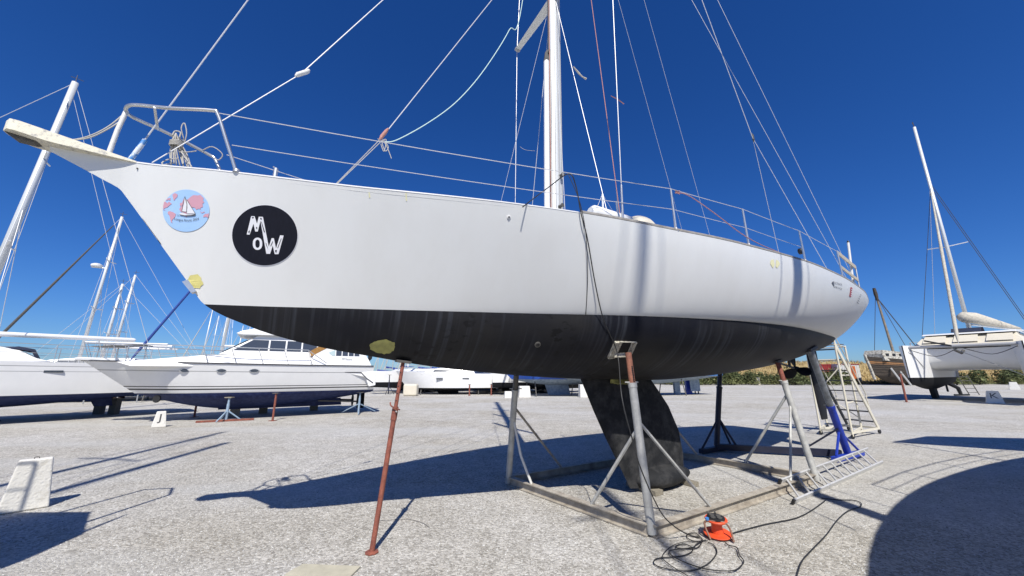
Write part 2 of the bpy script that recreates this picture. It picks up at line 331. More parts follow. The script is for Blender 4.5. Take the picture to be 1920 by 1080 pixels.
Y0 = thing('sailing_yacht', W3(0, 0, 0), 'large white sailing yacht with black bottom and two round stickers, propped on stands', 'sailboat')
US = sorted(list(np.linspace(-6.72, -5.0, 70))+list(np.linspace(-4.9, 5.6, 64))+list(np.linspace(5.68, 6.2, 10)))
def main_hull():
    top, bot = MB(), MB()
    for sg in (1, -1):
        rows_t, rows_b = [], []
        for u in US:
            zk, zs, wl = ZK(u), ZS(u), WLc(u); z0 = max(zk, wl)
            hs_ = 1-np.cos(np.linspace(0, 1, 17)*math.pi/2)
            rows_t.append([W3(u, sg*hb(u, z0+(zs-z0)*h), z0+(zs-z0)*h) for h in hs_])
            z1 = min(wl, max(zk, zk)); 
            if zk < wl: rows_b.append([W3(u, sg*hb(u, zk+(wl-zk)*h), zk+(wl-zk)*h) for h in 1-np.cos(np.linspace(0, 1, 17)*math.pi/2)])
        top.grid(rows_t); bot.grid(rows_b)
    u = US[-1]; zk, zs = ZK(u), ZS(u); zz = np.linspace(zk, zs, 14)
    top.grid([[W3(u, -hb(u, z), z) for z in zz], [W3(u+.05, 0, z) for z in zz], [W3(u, hb(u, z), z) for z in zz]])
    for b, n, m in ((top, 'topsides', M_HULL), (bot, 'hull_bottom', M_AF)):
        o = b.build(n, m, Y0, smooth=True)
        bm = bmesh.new(); bm.from_mesh(o.data); bmesh.ops.remove_doubles(bm, verts=bm.verts, dist=.0015); bmesh.ops.recalc_face_normals(bm, faces=bm.faces); bm.to_mesh(o.data); bm.free(); o.data.set_sharp_from_angle(angle=R(40))
    dk = MB(); dk.grid([[W3(u, v*(BD(u)-.012), ZS(u)-.035+.07*(1-v*v)*min(1, BD(u))) for v in np.linspace(-1, 1, 9)] for u in US[::2]+[US[-1]]]); dk.build('deck', M_WHITE, Y0, smooth=True)
    for sg in (1, -1):
        t = MB(); t.tube([W3(u, sg*(BD(u)-.012), ZS(u)+.016) for u in np.linspace(-2.4, 6.1, 60)], .022, 6, flat=.8); t.build('toe_rail', M_DKWOOD, Y0)
        t = MB(); t.tube([W3(u, sg*(BD(u)-.006), ZS(u)+.004) for u in np.linspace(-6.2, -2.4, 40)], .010, 6); t.build('gunwale_trim', M_WHITE, Y0)
    # coachroof and cockpit coaming (low, below the sight line from the ground)
    t = MB(); rows = []
    for u in np.linspace(-2.6, 2.2, 13):
        w_ = .62*min(1, (u+2.75)/.8)**.5; z0 = ZS(u)-.02; h = .16*min(1, (u+2.75)/.9)
        rows.append([W3(u, v, z) for v, z in ((-w_, z0), (-w_*.92, z0+h), (-w_*.5, z0+h+.03), (0, z0+h+.04), (w_*.5, z0+h+.03), (w_*.92, z0+h), (w_, z0))])
    t.grid(rows); t.add(rows[-1], [tuple(range(7))]); t.build('coachroof', M_WHITE, Y0, smooth=True, auto=40)
main_hull()
# keel, bulb, rudder, propeller
def foil(rows, nsec=14):                           # rows: (u_le, u_te, z, half thickness)
    b = MB(); R_ = []
    for le, te, z, th in rows:
        ring = []
        for k in range(nsec*2):
            a = 2*math.pi*k/(nsec*2); x = .5-.5*math.cos(a); t_ = th*2.6*(.2969*math.sqrt(max(x, 0))-.126*x-.3516*x*x+.2843*x**3-.1036*x**4)/.3*.6
            ring.append(W3(le+(te-le)*x, (1 if a < math.pi else -1)*max(t_, .004), z))
        ring.append(ring[0]); R_.append(ring)
    b.grid(R_); b.add(R_[0][:-1], [tuple(range(nsec*2))]); b.add(R_[-1][:-1], [tuple(range(nsec*2))]); return b
kl = foil([(-1.50, -.14, 1.56, .11), (-1.40, .05, 1.35, .105), (-1.28, .26, 1.10, .10), (-1.09, .44, .74, .10), (-.90, .49, .42, .10), (-.77, .48, .2, .10), (-.69, .45, .06, .085)]).build('keel', M_KEEL, Y0, smooth=True, auto=40)
b = MB(); b.tube([W3(u, 0, .155-.01*abs(u+.1)) for u in np.linspace(-.62, .56, 15)], [max(.004, .155*max(0.0, math.sin(math.pi*min(1, max(0.0, (u+.62)/1.18))**.75))**.55) for u in np.linspace(-.62, .56, 15)], 14, flat=1.75, flatdir=(0, 0, 1)); b.build('keel_bulb', M_KEEL, kl, smooth=True)
b = MB()
for e in range(3): b.box(W3(-.86+.03*e, .105, 1.50-.008*e), (.34-.06*e, .02, .07), (np.r_[D2, 0], np.r_[N2, 0], (0, 0, 1)))
b.build('filler_patch', M_OLIVE, kl)
foil([(5.02, 5.50, 2.10, .06), (5.05, 5.52, 1.5, .055), (5.12, 5.50, .9, .045), (5.17, 5.46, .62, .035)]).build('rudder', M_AF, Y0, smooth=True, auto=40)
PC = W3(4.42, 0, 1.70)
b = MB(); b.tube([W3(3.45, 0, 1.86), PC+V((0, 0, 0))], .022, 10); b.tube([W3(4.22, 0, 2.0), W3(4.18, 0, 1.75)], .03, 8, flat=.4); b.build('propeller_shaft', M_DKST, Y0, smooth=True, auto=40)
pr = MB(); pr.tube([PC-np.r_[D2, 0]*.08, PC-np.r_[D2, 0]*.02, PC+np.r_[D2, 0]*.08, PC+np.r_[D2, 0]*.13], [.035, .05, .045, .012], 12); pr = pr.build('propeller', M_BLKAF, Y0, smooth=True)
for k in range(3):
    a = R(100+120*k); rad = np.r_[N2*math.cos(a), math.sin(a)]; tan = np.r_[N2*-math.sin(a), math.cos(a)]; ax_ = np.r_[D2, 0]
    rows = []
    for r_ in np.linspace(.04, .29, 8):
        f = (r_-.04)/.25; wd = .040+.070*math.sin(math.pi*min(1, f*.85+.1)); wd *= (1 if f < .9 else .6); tw = R(58-30*f)
        rows.append([PC+rad*r_+(tan*math.cos(tw)+ax_*math.sin(tw))*wd*s_ for s_ in (-1, -.5, 0, .5, 1)])
    b = MB(); b.grid(rows); o = b.build('blade', M_BLKAF, pr, smooth=True); md = o.modifiers.new('t', 'SOLIDIFY'); md.thickness = .012; md.offset = 0
# bowsprit platform
pl = MB(); us = np.linspace(-6.2, -6.96, 16); rows = []
for i, u in enumerate(us):
    f = i/15; zt = 3.325+.135*f; hw = (.085+.045*f)*(1 if f < .85 else math.sqrt(max(.05, 1-((f-.85)/.155)**2))); th = .012+.072*min(1, f/.65)
    rows.append([W3(u, -hw, zt-th), W3(u, -hw, zt), W3(u, hw, zt), W3(u, hw, zt-th), W3(u, -hw, zt-th)])
pl.grid(rows); pl.add(rows[0][:4], [(0, 1, 2, 3)]); pl.add(rows[-1][:4], [(0, 1, 2, 3)]); bs = pl.build('bowsprit_plank', M_PLANK, Y0)
pl = MB(); pl.prism([W3(-6.95, -.04, 3.37), W3(-6.90, -.04, 3.335), W3(-6.80, -.04, 3.33), W3(-6.76, -.04, 3.36)], np.r_[N2*.08, 0]); pl.build('bow_roller', M_DKST, bs)
b = MB(); b.prism([CP(341, 528, .03), CP(352, 524, .03), CP(368, 546, .03), CP(358, 549, .03)], np.r_[N2*-.06, 0]); b.build('stem_fitting', M_STEEL, Y0)
# ---- pulpit
def part_tube(name, pts, r, m, parent=Y0, n=8, smooth=True, **k):
    b = MB(); b.tube(pts, r, n, **k); return b.build(name, m, parent, smooth=smooth, auto=50)
pul = part_tube('pulpit', cat_rom([W3(-5.49, .33, 3.30), CP(424, 262, .345), CP(408, 214, .35), CP(396, 207, .34), CP(320, 203, .27), CP(258, 197, .16), CP(240, 199, .08), CP(236, 208, .0), CP(246, 218, -.11), CP(266, 228, -.18), CP(300, 243, -.25), CP(345, 265, -.31), CP(392, 290, -.36), CP(404, 300, -.36), W3(-5.70, -.34, 3.5), W3(-5.60, -.32, 3.30)], 6), .0145, M_STEEL)
part_tube('pulpit_leg', [CP(237, 208, 0), CP(220, 245, .02), W3(-6.39, .03, 3.36)], .017, M_WTUBE, pul)
part_tube('pulpit_crossbar', [CP(290, 201, .24), CP(294, 232, .0), CP(297, 243, -.22)], .011, M_STEEL, pul)
b = MB(); b.lathe(W3(-5.49, .33, 3.27), [(.028, .03), (.028, .045), (.02, .06)], 14); b.build('leg_base', M_STEEL, pul, smooth=True, auto=40)
b = MB(); b.lathe(W3(-5.60, -.32, 3.27), [(.028, .03), (.028, .045), (.02, .06)], 14); b.build('leg_base', M_STEEL, pul, smooth=True, auto=40)
# ---- stanchions, pushpit, lifelines
def gun(u, inset=.03): return BD(u)-inset
ST = []
for sg in (1, -1):
    for u, h in ((-1.12, .555), (.22, .55), (1.72, .52)):
        p = W3(u, sg*gun(u), ZS(u)); q = W3(u-.02, sg*(gun(u)+.0), ZS(u)+h); ST.append((sg, q))
        s_ = part_tube('stanchion', [p, q], [.0155, .0125], M_STEEL); b = MB(); b.lathe(p, [(.035, 0), (.033, .02), (.018, .05)], 12); b.build('stanchion_base', M_STEEL, s_, smooth=True, auto=40)
    pp = [W3(u, sg*gun(u, .04), ZS(u)) for u in (3.35, 4.5)]; pt = [W3(3.37, sg*gun(3.35, .05), 3.74), W3(4.6, sg*gun(4.5, .06), 3.68)]
    ps = part_tube('pushpit', [pp[0], pt[0]], .014, M_STEEL); part_tube('pushpit_post', [pp[1], pt[1]], .014, M_STEEL, ps)
    b = MB(); b.beam(lerp(pp[0], pt[0], .95), lerp(pp[1], pt[1], .95), .018, .075); b.build('pushpit_board', M_DKWOOD if sg < 0 else mat('pale_teak_board', (.52, .46, .36), .8, var=.25, scale=14), ps)
    b = MB(); b.beam(lerp(pp[0], pt[0], .45), lerp(pp[1], pt[1], .42), .018, .06); b.build('pushpit_board', MATS.get('pale_teak_board', M_DKWOOD), ps)
    ends = [CP(410, 212, .35) if sg > 0 else W3(-5.72, -.36, 3.79)]+[q for s2, q in ST if s2 == sg]+[pt[0]]
    def sag(a, c_, d, k=6): return [lerp(a, c_, t)-V((0, 0, d*4*t*(1-t))) for t in np.linspace(0, 1, k)]
    up = []; 
    for a, c_ in zip(ends[:-1], ends[1:]): up += sag(a, c_, .02 if a is ends[0] else .004)
    part_tube('lifeline', up, .0042, M_WIRE, n=5)
    lo = []
    ends2 = [CP(435, 272, .37) if sg > 0 else W3(-5.65, -.34, 3.55)]+[q-V((0, 0, .27)) for s2, q in ST if s2 == sg]
    for a, c_ in zip(ends2[:-1], ends2[1:]): lo += sag(a, c_, .02 if a is ends2[0] else .004)
    part_tube('lifeline', lo, .0036, M_WIRE, n=5)
part_tube('antenna_pole', [W3(4.35, 1.24, 3.2), W3(4.5, 1.26, 4.16)], [.022, .02], M_WTUBE)
b = MB(); b.lathe(W3(4.5, 1.26, 4.15), [(.018, 0), (.022, .02), (.012, .05)], 10); b.build('antenna_cap', M_BLACK, Y0)
b = MB(); b.lathe(W3(1.80, 1.47, 3.46), [(.03, -.02), (.05, -.01), (.05, .03), (.03, .05)], 12, axis=np.r_[N2, 0]); b.build('mooring_block', M_BLACK, Y0, smooth=True, auto=40)
# ---- liferaft canister, dome, deck gear
b = MB(); b.tube([W3(-2.12, 1.06, 3.40), W3(-2.08, 1.06, 3.40), W3(-1.5, 1.04, 3.40), W3(-1.46, 1.04, 3.40)], [.06, .09, .09, .06], 18); b.build('liferaft_canister', M_WHITE, Y0, smooth=True, auto=40)
b = MB(); b.lathe(W3(-1.28, .98, 3.25), [(.27*math.cos(a), .30*math.sin(a)) for a in np.linspace(0, 1.5, 10)], 24); b.build('dome_hatch', M_CREAM, Y0, smooth=True)
b = MB(); b.tube([W3(-1.35, .78, 3.25), W3(-1.36, .76, 3.85)], .022, 8); b.tube([W3(-1.36, .77, 3.8), W3(-1.37, .77, 4.02)], .006, 5); b.tube([W3(-1.36, .75, 3.8), W3(-1.33, .74, 4.05)], .004, 5); b.build('winch_handle_tube', M_STEEL, Y0)
for px, py in ((388, 312), (406, 315)):
    b = MB(); p = CP(px, py, -.1); b.lathe((p[0], p[1], 3.3), [(.035, 0), (.03, .05), (.05, .06), (.05, .075)], 12); b.build('mooring_cleat', M_STEEL, Y0, smooth=True, auto=40)
b = MB(); p = CP(516, 328, .0); b.tube([(p[0], p[1], 3.28), p+V((0, 0, .07))], .02, 8); b.tube([p+V((-.03, 0, .09)), p+V((.02, 0, .04))], .008, 5); b.build('deck_fitting', M_STEEL, Y0)
# coil of rope hanging on the pulpit
def rope_coil():
    b = MB(); a = CP(330, 250, -.27)
    for k in range(10):
        dx = .009*(k-4.5); pts = [a+V((0, 0, 0)), a+np.r_[D2*(.01+dx*.6), -.07]+np.r_[N2*random.uniform(-.02, .02), 0], a+np.r_[D2*(.05+dx*1.6), -.2]+np.r_[N2*random.uniform(-.03, .03), 0], a+np.r_[D2*(.09+dx*2.0+random.uniform(-.01, .01)), -.31-random.uniform(0, .05)]]
        b.tube(cat_rom(pts, 5), .006, 5)
    t0 = a+np.r_[D2*.02, -.09]
    for k in range(4): b.tube(cat_rom([t0+np.r_[D2*.045*math.cos(q)+N2*.045*math.sin(q), -.014*k+.006*math.sin(q*2)] for q in np.linspace(0, 5.2, 6)], 4, closed=True), .008, 5)
    b.tube(cat_rom([a+np.r_[D2*-.02, -.03], a+np.r_[D2*-.01, .02], a+np.r_[D2*.03, .02], a+np.r_[D2*.03, -.04]], 5), .007, 5)
    b.tube(cat_rom([CP(345, 262, -.3), CP(340, 240, -.28), CP(346, 231, -.28), CP(350, 250, -.28), CP(346, 268, -.3)], 5), .005, 5)
    b.tube(cat_rom([CP(380, 282, -.3), CP(398, 275, -.25), CP(417, 289, -.25), CP(410, 300, -.28), CP(402, 296, -.3)], 5), .005, 5)
    b.tube(cat_rom([CP(335, 285, -.2), CP(352, 285, -.2), CP(368, 283, -.15)], 5), .005, 5)
    b.tube(cat_rom([CP(325, 305, -.1), CP(308, 309, -.05), CP(304, 305, -.05), CP(315, 299, -.1), CP(335, 297, -.15)], 5), .0055, 5)
    b.tube(cat_rom([CP(340, 285, -.2), CP(352, 302, -.1), CP(362, 316, 0)], 5), .005, 5)
    b.build('rope_coil', M_ROPE, Y0, smooth=True)
rope_coil()
for d in (0, .03): part_tube('bow_mooring_line', cat_rom([CP(234, 212+40*d*8, 0), CP(205, 236+30*d*5, .02), CP(170, 254+14*d*8, .03), CP(135, 262+3*d, .03), W3(-6.68, .03, 3.42)], 6), .0052, M_ROPE)
# ---- mast, spreaders, standing rigging
MU = lambda z: -1.80+.018*(z-3.9)
ms = MB(); ms.tube([W3(MU(z), 0, z) for z in (3.2, 8, 14, 20)], .112, 16, flat=.66, flatdir=np.r_[D2, 0]); mast = ms.build('mast', M_ALU, Y0, smooth=True, auto=50)
b = MB(); b.tube([W3(MU(3.2)+.0, .078, 3.22), W3(MU(20), .078, 20)], .009, 5); b.tube([W3(MU(3.2)-.06, .072, 3.22), W3(MU(20)-.06, .072, 20)], .006, 5); b.tube([W3(MU(3.2)+.06, .072, 3.3), W3(MU(20)+.06, .072, 20)], .006, 5); b.build('halyard', M_GTRIM, mast)
part_tube('mast_track', [W3(MU(3.3)-.118, 0, 3.3), W3(MU(20)-.118, 0, 20)], .014, M_LINE, mast)
part_tube('spinnaker_pole', [W3(MU(3.4)-.185, .02, 3.36), W3(MU(6.9)-.185, .02, 6.45)], .043, M_WHITE, mast, n=14)
b = MB(); b.tube([W3(MU(6.45)-.185, .02, 6.45), W3(MU(6.6)-.175, .02, 6.62), W3(MU(6.7)-.12, .02, 6.72)], [.04, .025, .02], 8); b.build('pole_end', M_DKST, mast)
part_tube('halyard', [W3(MU(3.3)-.135, .05, 3.35), W3(MU(20)-.135, .05, 20)], .006, M_ROPER, mast)
for zz, du in ((3.95, .0), (4.45, .02)):
    b = MB(); b.lathe(W3(MU(zz)+du, .075, zz), [(.03, 0), (.022, .02), (.022, .06), (.032, .07)], 12, axis=np.r_[N2, 0]); b.build('mast_winch', M_DKST, mast, smooth=True, auto=40)
for sg in (1, -1):
    for zz, ln in ((7.85, 1.28), (11.3, 1.08), (14.6, .82)):
        sp = MB(); sp.tube([W3(MU(zz), sg*.05, zz), W3(MU(zz)+.03, sg*ln, zz+.12)], [.085, .055], 12, flat=.22, flatdir=np.r_[D2, 0]); s_ = sp.build('spreader', M_ALU, mast, smooth=True, auto=50)
        b = MB(); b.lathe(W3(MU(zz)+.03, sg*(ln+.0), zz+.12), [(.03, -.05), (.045, 0), (.03, .05)], 10, axis=np.r_[D2, 0]); b.build('spreader_tip', M_GTRIM, s_)
    cap = [W3(-1.80, sg*1.24, 3.27), W3(MU(7.85)+.03, sg*1.30, 7.97), W3(MU(11.3)+.03, sg*1.10, 11.42), W3(MU(14.6)+.03, sg*.84, 14.72), W3(MU(19.6), 0, 19.6)]
    part_tube('cap_shroud', cap, .0052, M_WIRE, mast, n=6)
    part_tube('shroud_turnbuckle', [W3(-1.80, sg*1.24, 3.27), lerp(W3(-1.80, sg*1.24, 3.27), cap[1], .10)], [.016, .013], M_STEEL, mast)
    part_tube('lower_shroud', [W3(-1.72, sg*.98, 3.28), W3(MU(7.8)-.02, sg*.06, 7.8)], .0045, M_WIRE, mast, n=6)
    part_tube('lower_shroud', [W3(-2.45, sg*1.02, 3.28), W3(MU(7.8)-.05, sg*.06, 7.75)], .003, M_WIRE, mast, n=5)
    part_tube('running_backstay', [W3(3.6, sg*1.40, 3.27), W3(MU(14.6)+.08, sg*.05, 14.5)], .0036, M_WIRE, mast, n=5)
    part_tube('checkstay', [W3(4.5, sg*1.26, 3.22), W3(MU(18)+.08, sg*.03, 18.0)], .0036, M_WIRE, mast, n=5)
def ext(a, c_, u1):                                # continue the line a->c (u, z) to station u1
    return (u1, a[1]+(c_[1]-a[1])*(u1-a[0])/(c_[0]-a[0]))
f0, f1 = C(244, 300), C(465, 0); fe = ext(f0, f1, -1.62)
part_tube('forestay', [W3(*(f0[0], 0, f0[1])), W3(fe[0], 0, fe[1])], .0062, M_WIRE, mast, n=6)
part_tube('forestay_turnbuckle', [W3(f0[0], 0, f0[1]), CP(272, 263)], .019, mat('blue_taped_sleeve', (.62, .66, .70), .4, col2=(.08, .25, .55), scale=14, thr=(.45, .5)), mast, n=10)
i0, i1, i2 = C(285, 305), C(565, 138), C(718, 0); ie = ext(i1, i2, -1.7)
part_tube('inner_stay', [W3(i0[0], 0, i0[1]), W3(i1[0], 0, i1[1])], .005, M_WIRE, mast, n=6); part_tube('inner_stay', [W3(i1[0], 0, i1[1]), W3(ie[0], 0, ie[1])], .0062, M_WIRE, mast, n=6)
part_tube('block', [CP(554, 143), CP(558, 140), CP(577, 134), CP(580, 131)], [.012, .024, .024, .012], M_WTUBE, mast)
b0, b1, b2 = C(630, 345), C(718, 255), C(922, 0); be = ext(b1, b2, -1.75)
part_tube('baby_stay', [CP(728, 243), W3(be[0], 0, be[1])], .006, M_WIRE, mast, n=6)
part_tube('tackle_line', [CP(626, 349), CP(712, 262)], .0045, M_ROPE, mast, n=5); part_tube('tackle_line', [CP(632, 345), CP(716, 264)], .0045, M_ROPE, mast, n=5)
part_tube('block', [CP(712, 262), CP(716, 256), CP(724, 246), CP(728, 241)], [.012, .022, .02, .01], M_ROPER, mast)
b = MB(); b.tube(cat_rom([CP(714, 257), CP(728, 275), CP(722, 283), CP(716, 265), CP(724, 272), CP(734, 297)], 6), .005, 5); b.tube(cat_rom([CP(708, 260), CP(716, 264), CP(724, 262), CP(720, 284), CP(714, 270)], 6), .005, 5); b.build('loose_rope_end', M_ROPE, mast)
part_tube('slack_halyard', cat_rom([CP(722, 266), CP(745, 262), CP(800, 232), CP(850, 196), CP(890, 154), CP(925, 106), CP(955, 56), CP(980, 0), W3(MU(13)-.1, 0, 13)], 8), .0058, M_ROPEG, mast, n=6)
k0, k1, k2 = C(1500, 478), C(1411, 258), C(1316, 0); ke = ext(k1, k2, -1.45)
part_tube('backstay', [W3(k1[0], 0, k1[1]), W3(ke[0], 0, ke[1])], .0075, M_WIRE, mast, n=6)
for s_ in (-1, 1): part_tube('backstay_leg', [W3(k1[0], 0, k1[1]), W3(6.0, s_*.55, 3.2)], .0055, M_WIRE, mast, n=6)
part_tube('block', [CP(1409, 250), CP(1411, 254), CP(1413, 262), CP(1414, 266)], [.01, .026, .026, .01], M_DKST, mast)
part_tube('red_halyard', [W3(-1.62, 1.05, 3.3), W3(MU(16), .08, 16)], .0052, M_ROPER, mast, n=5)
b = MB(); b.tube([CP(1146, 180, 1.1), CP(1158, 186, 1.0), CP(1170, 195, 1.0)], .006, 5); b.build('tie_stick', M_ROPER, mast)
b = MB(); b.tube([CP(1075, 125, .5), CP(1085, 137, .5), CP(1092, 144, .5), CP(1099, 148, .5)], [.008, .014, .008, .016], 6); b.build('tell_tale', M_SAIL, mast)
part_tube('red_sheet', cat_rom([CP(1266, 362, 1.42), CP(1290, 366, 1.45), CP(1340, 400, 1.5), CP(1390, 438, 1.53), CP(1436, 463, 1.55), W3(1.9, 1.5, 3.28)], 6), .0052, M_ROPER)
b = MB(); p = CP(1270, 361, 1.42)
b.tube(cat_rom([p+V((.03*math.cos(k*1.7), .02*math.sin(k*2.3), .02*math.sin(k*1.1))) for k in range(9)], 4), .005, 5); b.build('red_knot', M_ROPER, Y0)
part_tube('thin_line', cat_rom([CP(975, 275, -1.2), CP(985, 281, -1.1), CP(1003, 283, -1.0)], 5), .003, M_ROPE, mast, n=5)
# ---- writing and stickers on the topsides
def decal(name, poly, m, parent, out=.004, smooth_ring=False):
    poly = [V((p[0], p[1], 0)) for p in poly]; cx = sum(p[0] for p in poly)/len(poly); cy = sum(p[1] for p in poly)/len(poly); b = MB()
    if smooth_ring:
        fr = (0.02, .25, .5, .75, 1); vs = [hullpx(cx+(p[0]-cx)*f, cy+(p[1]-cy)*f, out) for f in fr for p in poly]; n = len(poly)
        b.add(vs, [(i*n+k, i*n+(k+1) % n, (i+1)*n+(k+1) % n, (i+1)*n+k) for i in range(4) for k in range(n)]+[tuple(range(n))])
    else:
        tri = tessellate_polygon([[Vector(p) for p in poly]]); b.add([hullpx(p[0], p[1], out) for p in poly], [tuple(t) for t in tri])
    o = b.build(name, m, parent)
    return o
def ell(cx, cy, rx, ry, n=48, rot=0): return [(cx+rx*math.cos(a)*math.cos(rot)-ry*math.sin(a)*math.sin(rot), cy+rx*math.cos(a)*math.sin(rot)+ry*math.sin(a)*math.cos(rot)) for a in np.linspace(0, 2*math.pi, n, endpoint=False)]
def stroke_poly(a, c_, wd):
    a, c_ = V(a), V(c_); d = (c_-a)/np.linalg.norm(c_-a); n = V((-d[1], d[0]))*wd/2; return [a+n, c_+n, c_-n, a-n]
def text_on_hull(name, body, fx, m, parent, out, size=1.0, spacing=1.0):
    cu = bpy.data.curves.new('t', 'FONT'); cu.body = body; cu.size = size; cu.space_character = spacing; to = bpy.data.objects.new('t', cu); COL.objects.link(to)
    dg = bpy.context.evaluated_depsgraph_get(); me = to.evaluated_get(dg).to_mesh(); vs = [tuple(v.co) for v in me.vertices]; fs = [tuple(p.vertices) for p in me.polygons]
    wmax = max(v[0] for v in vs); to.evaluated_get(dg).to_mesh_clear(); bpy.data.objects.remove(to)
    b = MB(); b.add([fx(x, y, wmax, out) for x, y, z in vs], fs); return b.build(name, m, parent)
# black disc
s1 = decal('black_round_sticker', ell(496.5, 441.5, 62.5, 57.8, 64), M_DWHITE, Y0, .003, True); s1['label'] = 'round black sticker with white letters'
decal('sticker_disc', ell(496.5, 441.5, 61.2, 56.4, 64), M_DBLACK, s1, .0055, True)
q = lambda x, y: (430+x*135/1166, 380+y*125/1080)
MP = [(310, 525), (385, 225), (442, 475), (515, 235), (630, 832), (705, 580), (765, 838), (855, 535)]
outl = [(283, 520), (355, 224), (410, 224), (450, 345), (478, 232), (545, 236), (640, 720), (685, 580), (722, 580), (757, 745), (822, 533), (880, 537), (797, 838), (735, 838), (705, 700), (660, 834), (600, 832), (505, 300), (462, 472), (420, 472), (392, 345), (330, 524)]
decal('lettering', [q(*p) for p in outl], M_DWHITE, s1, .008)
ob = MB(); oo = [(458+77*math.cos(a)*(1 if True else 1), 670+100*math.copysign(abs(math.sin(a))**.8, math.sin(a))) for a in np.linspace(0, 2*math.pi, 28, endpoint=False)]; oi = [(458+36*math.cos(a), 670+66*math.copysign(abs(math.sin(a))**.8, math.sin(a))) for a in np.linspace(0, 2*math.pi, 28, endpoint=False)]
ob.add([hullpx(*q(*p), .008) for p in oo+oi], [(k, (k+1) % 28, 28+(k+1) % 28, 28+k) for k in range(28)]); ob.build('lettering', M_DWHITE, s1)
for sc in ([(365, 240), (400, 238), (392, 258), (375, 262)], [(500, 250), (525, 255), (522, 285), (505, 275)], [(515, 310), (525, 315), (580, 490), (560, 480)], [(325, 450), (333, 470), (322, 505), (308, 480)], [(445, 395), (455, 410), (448, 440), (432, 412)], [(585, 650), (600, 665), (632, 770), (600, 700)], [(700, 630), (708, 640), (672, 720), (668, 700)], [(840, 580), (846, 590), (785, 750), (780, 735)], [(740, 775), (770, 770), (762, 815), (748, 808)]):
    decal('scratch', [q(*p) for p in sc], M_DBLACK, s1, .0095)
# blue world disc
s2 = decal('blue_round_sticker', ell(349.3, 395.3, 43.8, 39.6, 64), M_DSKY, Y0, .004, True); s2['label'] = 'round pale blue sticker with pink world map and small sailboat'
q2 = lambda x, y: (300+x*100/1200, 350+y*90/1080)
for land in ([(95, 350), (140, 345), (165, 385), (205, 340), (270, 390), (215, 430), (170, 470), (110, 490), (85, 520), (150, 550), (80, 530), (75, 450)], [(285, 185), (340, 150), (400, 180), (395, 230), (345, 285), (315, 325), (300, 270)], [(130, 320), (180, 270), (240, 255), (235, 320), (200, 300)], [(175, 575), (220, 555), (300, 580), (360, 620), (345, 680), (310, 720), (270, 770), (285, 825), (250, 800), (232, 720), (215, 650), (180, 615)],
             [(520, 420), (540, 290), (620, 300), (700, 230), (760, 195), (850, 205), (910, 190), (985, 265), (970, 320), (1000, 360), (960, 390), (970, 460), (905, 490), (935, 525), (870, 500), (820, 525), (790, 480), (720, 470), (640, 480), (560, 470)], [(435, 510), (480, 450), (540, 440), (620, 480), (640, 560), (600, 700), (580, 680), (560, 600), (470, 570)], [(450, 440), (455, 370), (500, 370), (540, 270), (560, 330), (500, 440)], [(975, 660), (1020, 615), (1060, 620), (1100, 600), (1100, 660), (1080, 710), (1040, 680), (980, 695)], [(900, 550), (950, 590), (1000, 560), (1010, 580), (940, 605)]):
    decal('land_shape', [q2(*p) for p in land], M_DPINK, s2, .0065)
decal('sail_shape', [q2(*p) for p in [(568, 235), (595, 310), (612, 420), (612, 500), (602, 575), (495, 565), (540, 400)]], M_DWHITE, s2, .0085)
decal('sail_shape', [q2(*p) for p in [(600, 300), (690, 430), (800, 615), (620, 620), (600, 600), (622, 480)]], M_DWHITE, s2, .0085)
decal('boat_shape', [q2(*p) for p in [(450, 600), (520, 590), (600, 625), (810, 625), (780, 660), (590, 668), (450, 640)]], M_DWHITE, s2, .0085)
for a, c_, wd in (((565, 230), (612, 400), 14), ((612, 400), (604, 590), 12), ((606, 300), (805, 620), 9), ((558, 250), (495, 565), 9), ((495, 568), (605, 578), 9), ((605, 618), (805, 620), 8), ((380, 648), (440, 652), 10)): decal('outline', [q2(*p) for p in stroke_poly(a, c_, wd)], M_LINE, s2, .0105)
decal('boat_shape', [q2(*p) for p in [(440, 632), (560, 655), (700, 650), (815, 625), (790, 660), (690, 672), (580, 674), (460, 652)]], M_LINE, s2, .0105)
def fx_long(x, y, W_, out):
    t = x/W_; px = 327+t*46; py = 414.5-y*6.6*1.0+(-3.2*(2*t-1)**2+1.2); return hullpx(px, py, out)
text_on_hull('lettering', 'Longue Route 2024', fx_long, M_LINE, s2, .009, 1.0, 1.05)
# filler patches, small fittings
def rough(cx, cy, rx, ry, n=26, j=.16, rot=0): 
    e = ell(cx, cy, rx, ry, n, rot); return [(cx+(x-cx)*(1+random.uniform(-j, j)), cy+(y-cy)*(1+random.uniform(-j, j))) for x, y in e]
decal('yellow_patch', rough(366, 529, 14.5, 13, 20, .2), M_YEL, Y0, .004)
decal('olive_patch', rough(718, 650, 24, 13.5, 34, .1), M_OLIVE, Y0, .006)
decal('yellow_mark', [(1445, 488), (1450, 486), (1452, 497), (1449, 503), (1444, 495)], M_YELF, Y0); decal('yellow_mark', [(1455, 487), (1459, 489), (1462, 495), (1457, 503), (1454, 500)], M_YELF, Y0)
decal('yellow_mark', stroke_poly((692, 361), (693, 371), 2.2), M_YELF, Y0); decal('yellow_mark', stroke_poly((761, 362), (762, 377), 2.2), M_YELF, Y0)
def fitting(px, py, r, m, m2, inner=.5):
    p = hullpx(px, py, 0); q_ = hullpx(px+2, py, 0)-p; r_ = hullpx(px, py-2, 0)-p; n = np.cross(q_, r_); n /= np.linalg.norm(n); n = n if n@np.r_[N2, 0] > 0 else -n
    b = MB(); b.lathe(p-n*.01, [(r, 0), (r, .016), (r*inner*1.1, .02)], 16, axis=n); o = b.build('skin_fitting', m, Y0, smooth=True, auto=40); b = MB(); b.lathe(p, [(r*inner, .008), (r*inner, .012)], 12, axis=n); b.build('opening', m2, o)
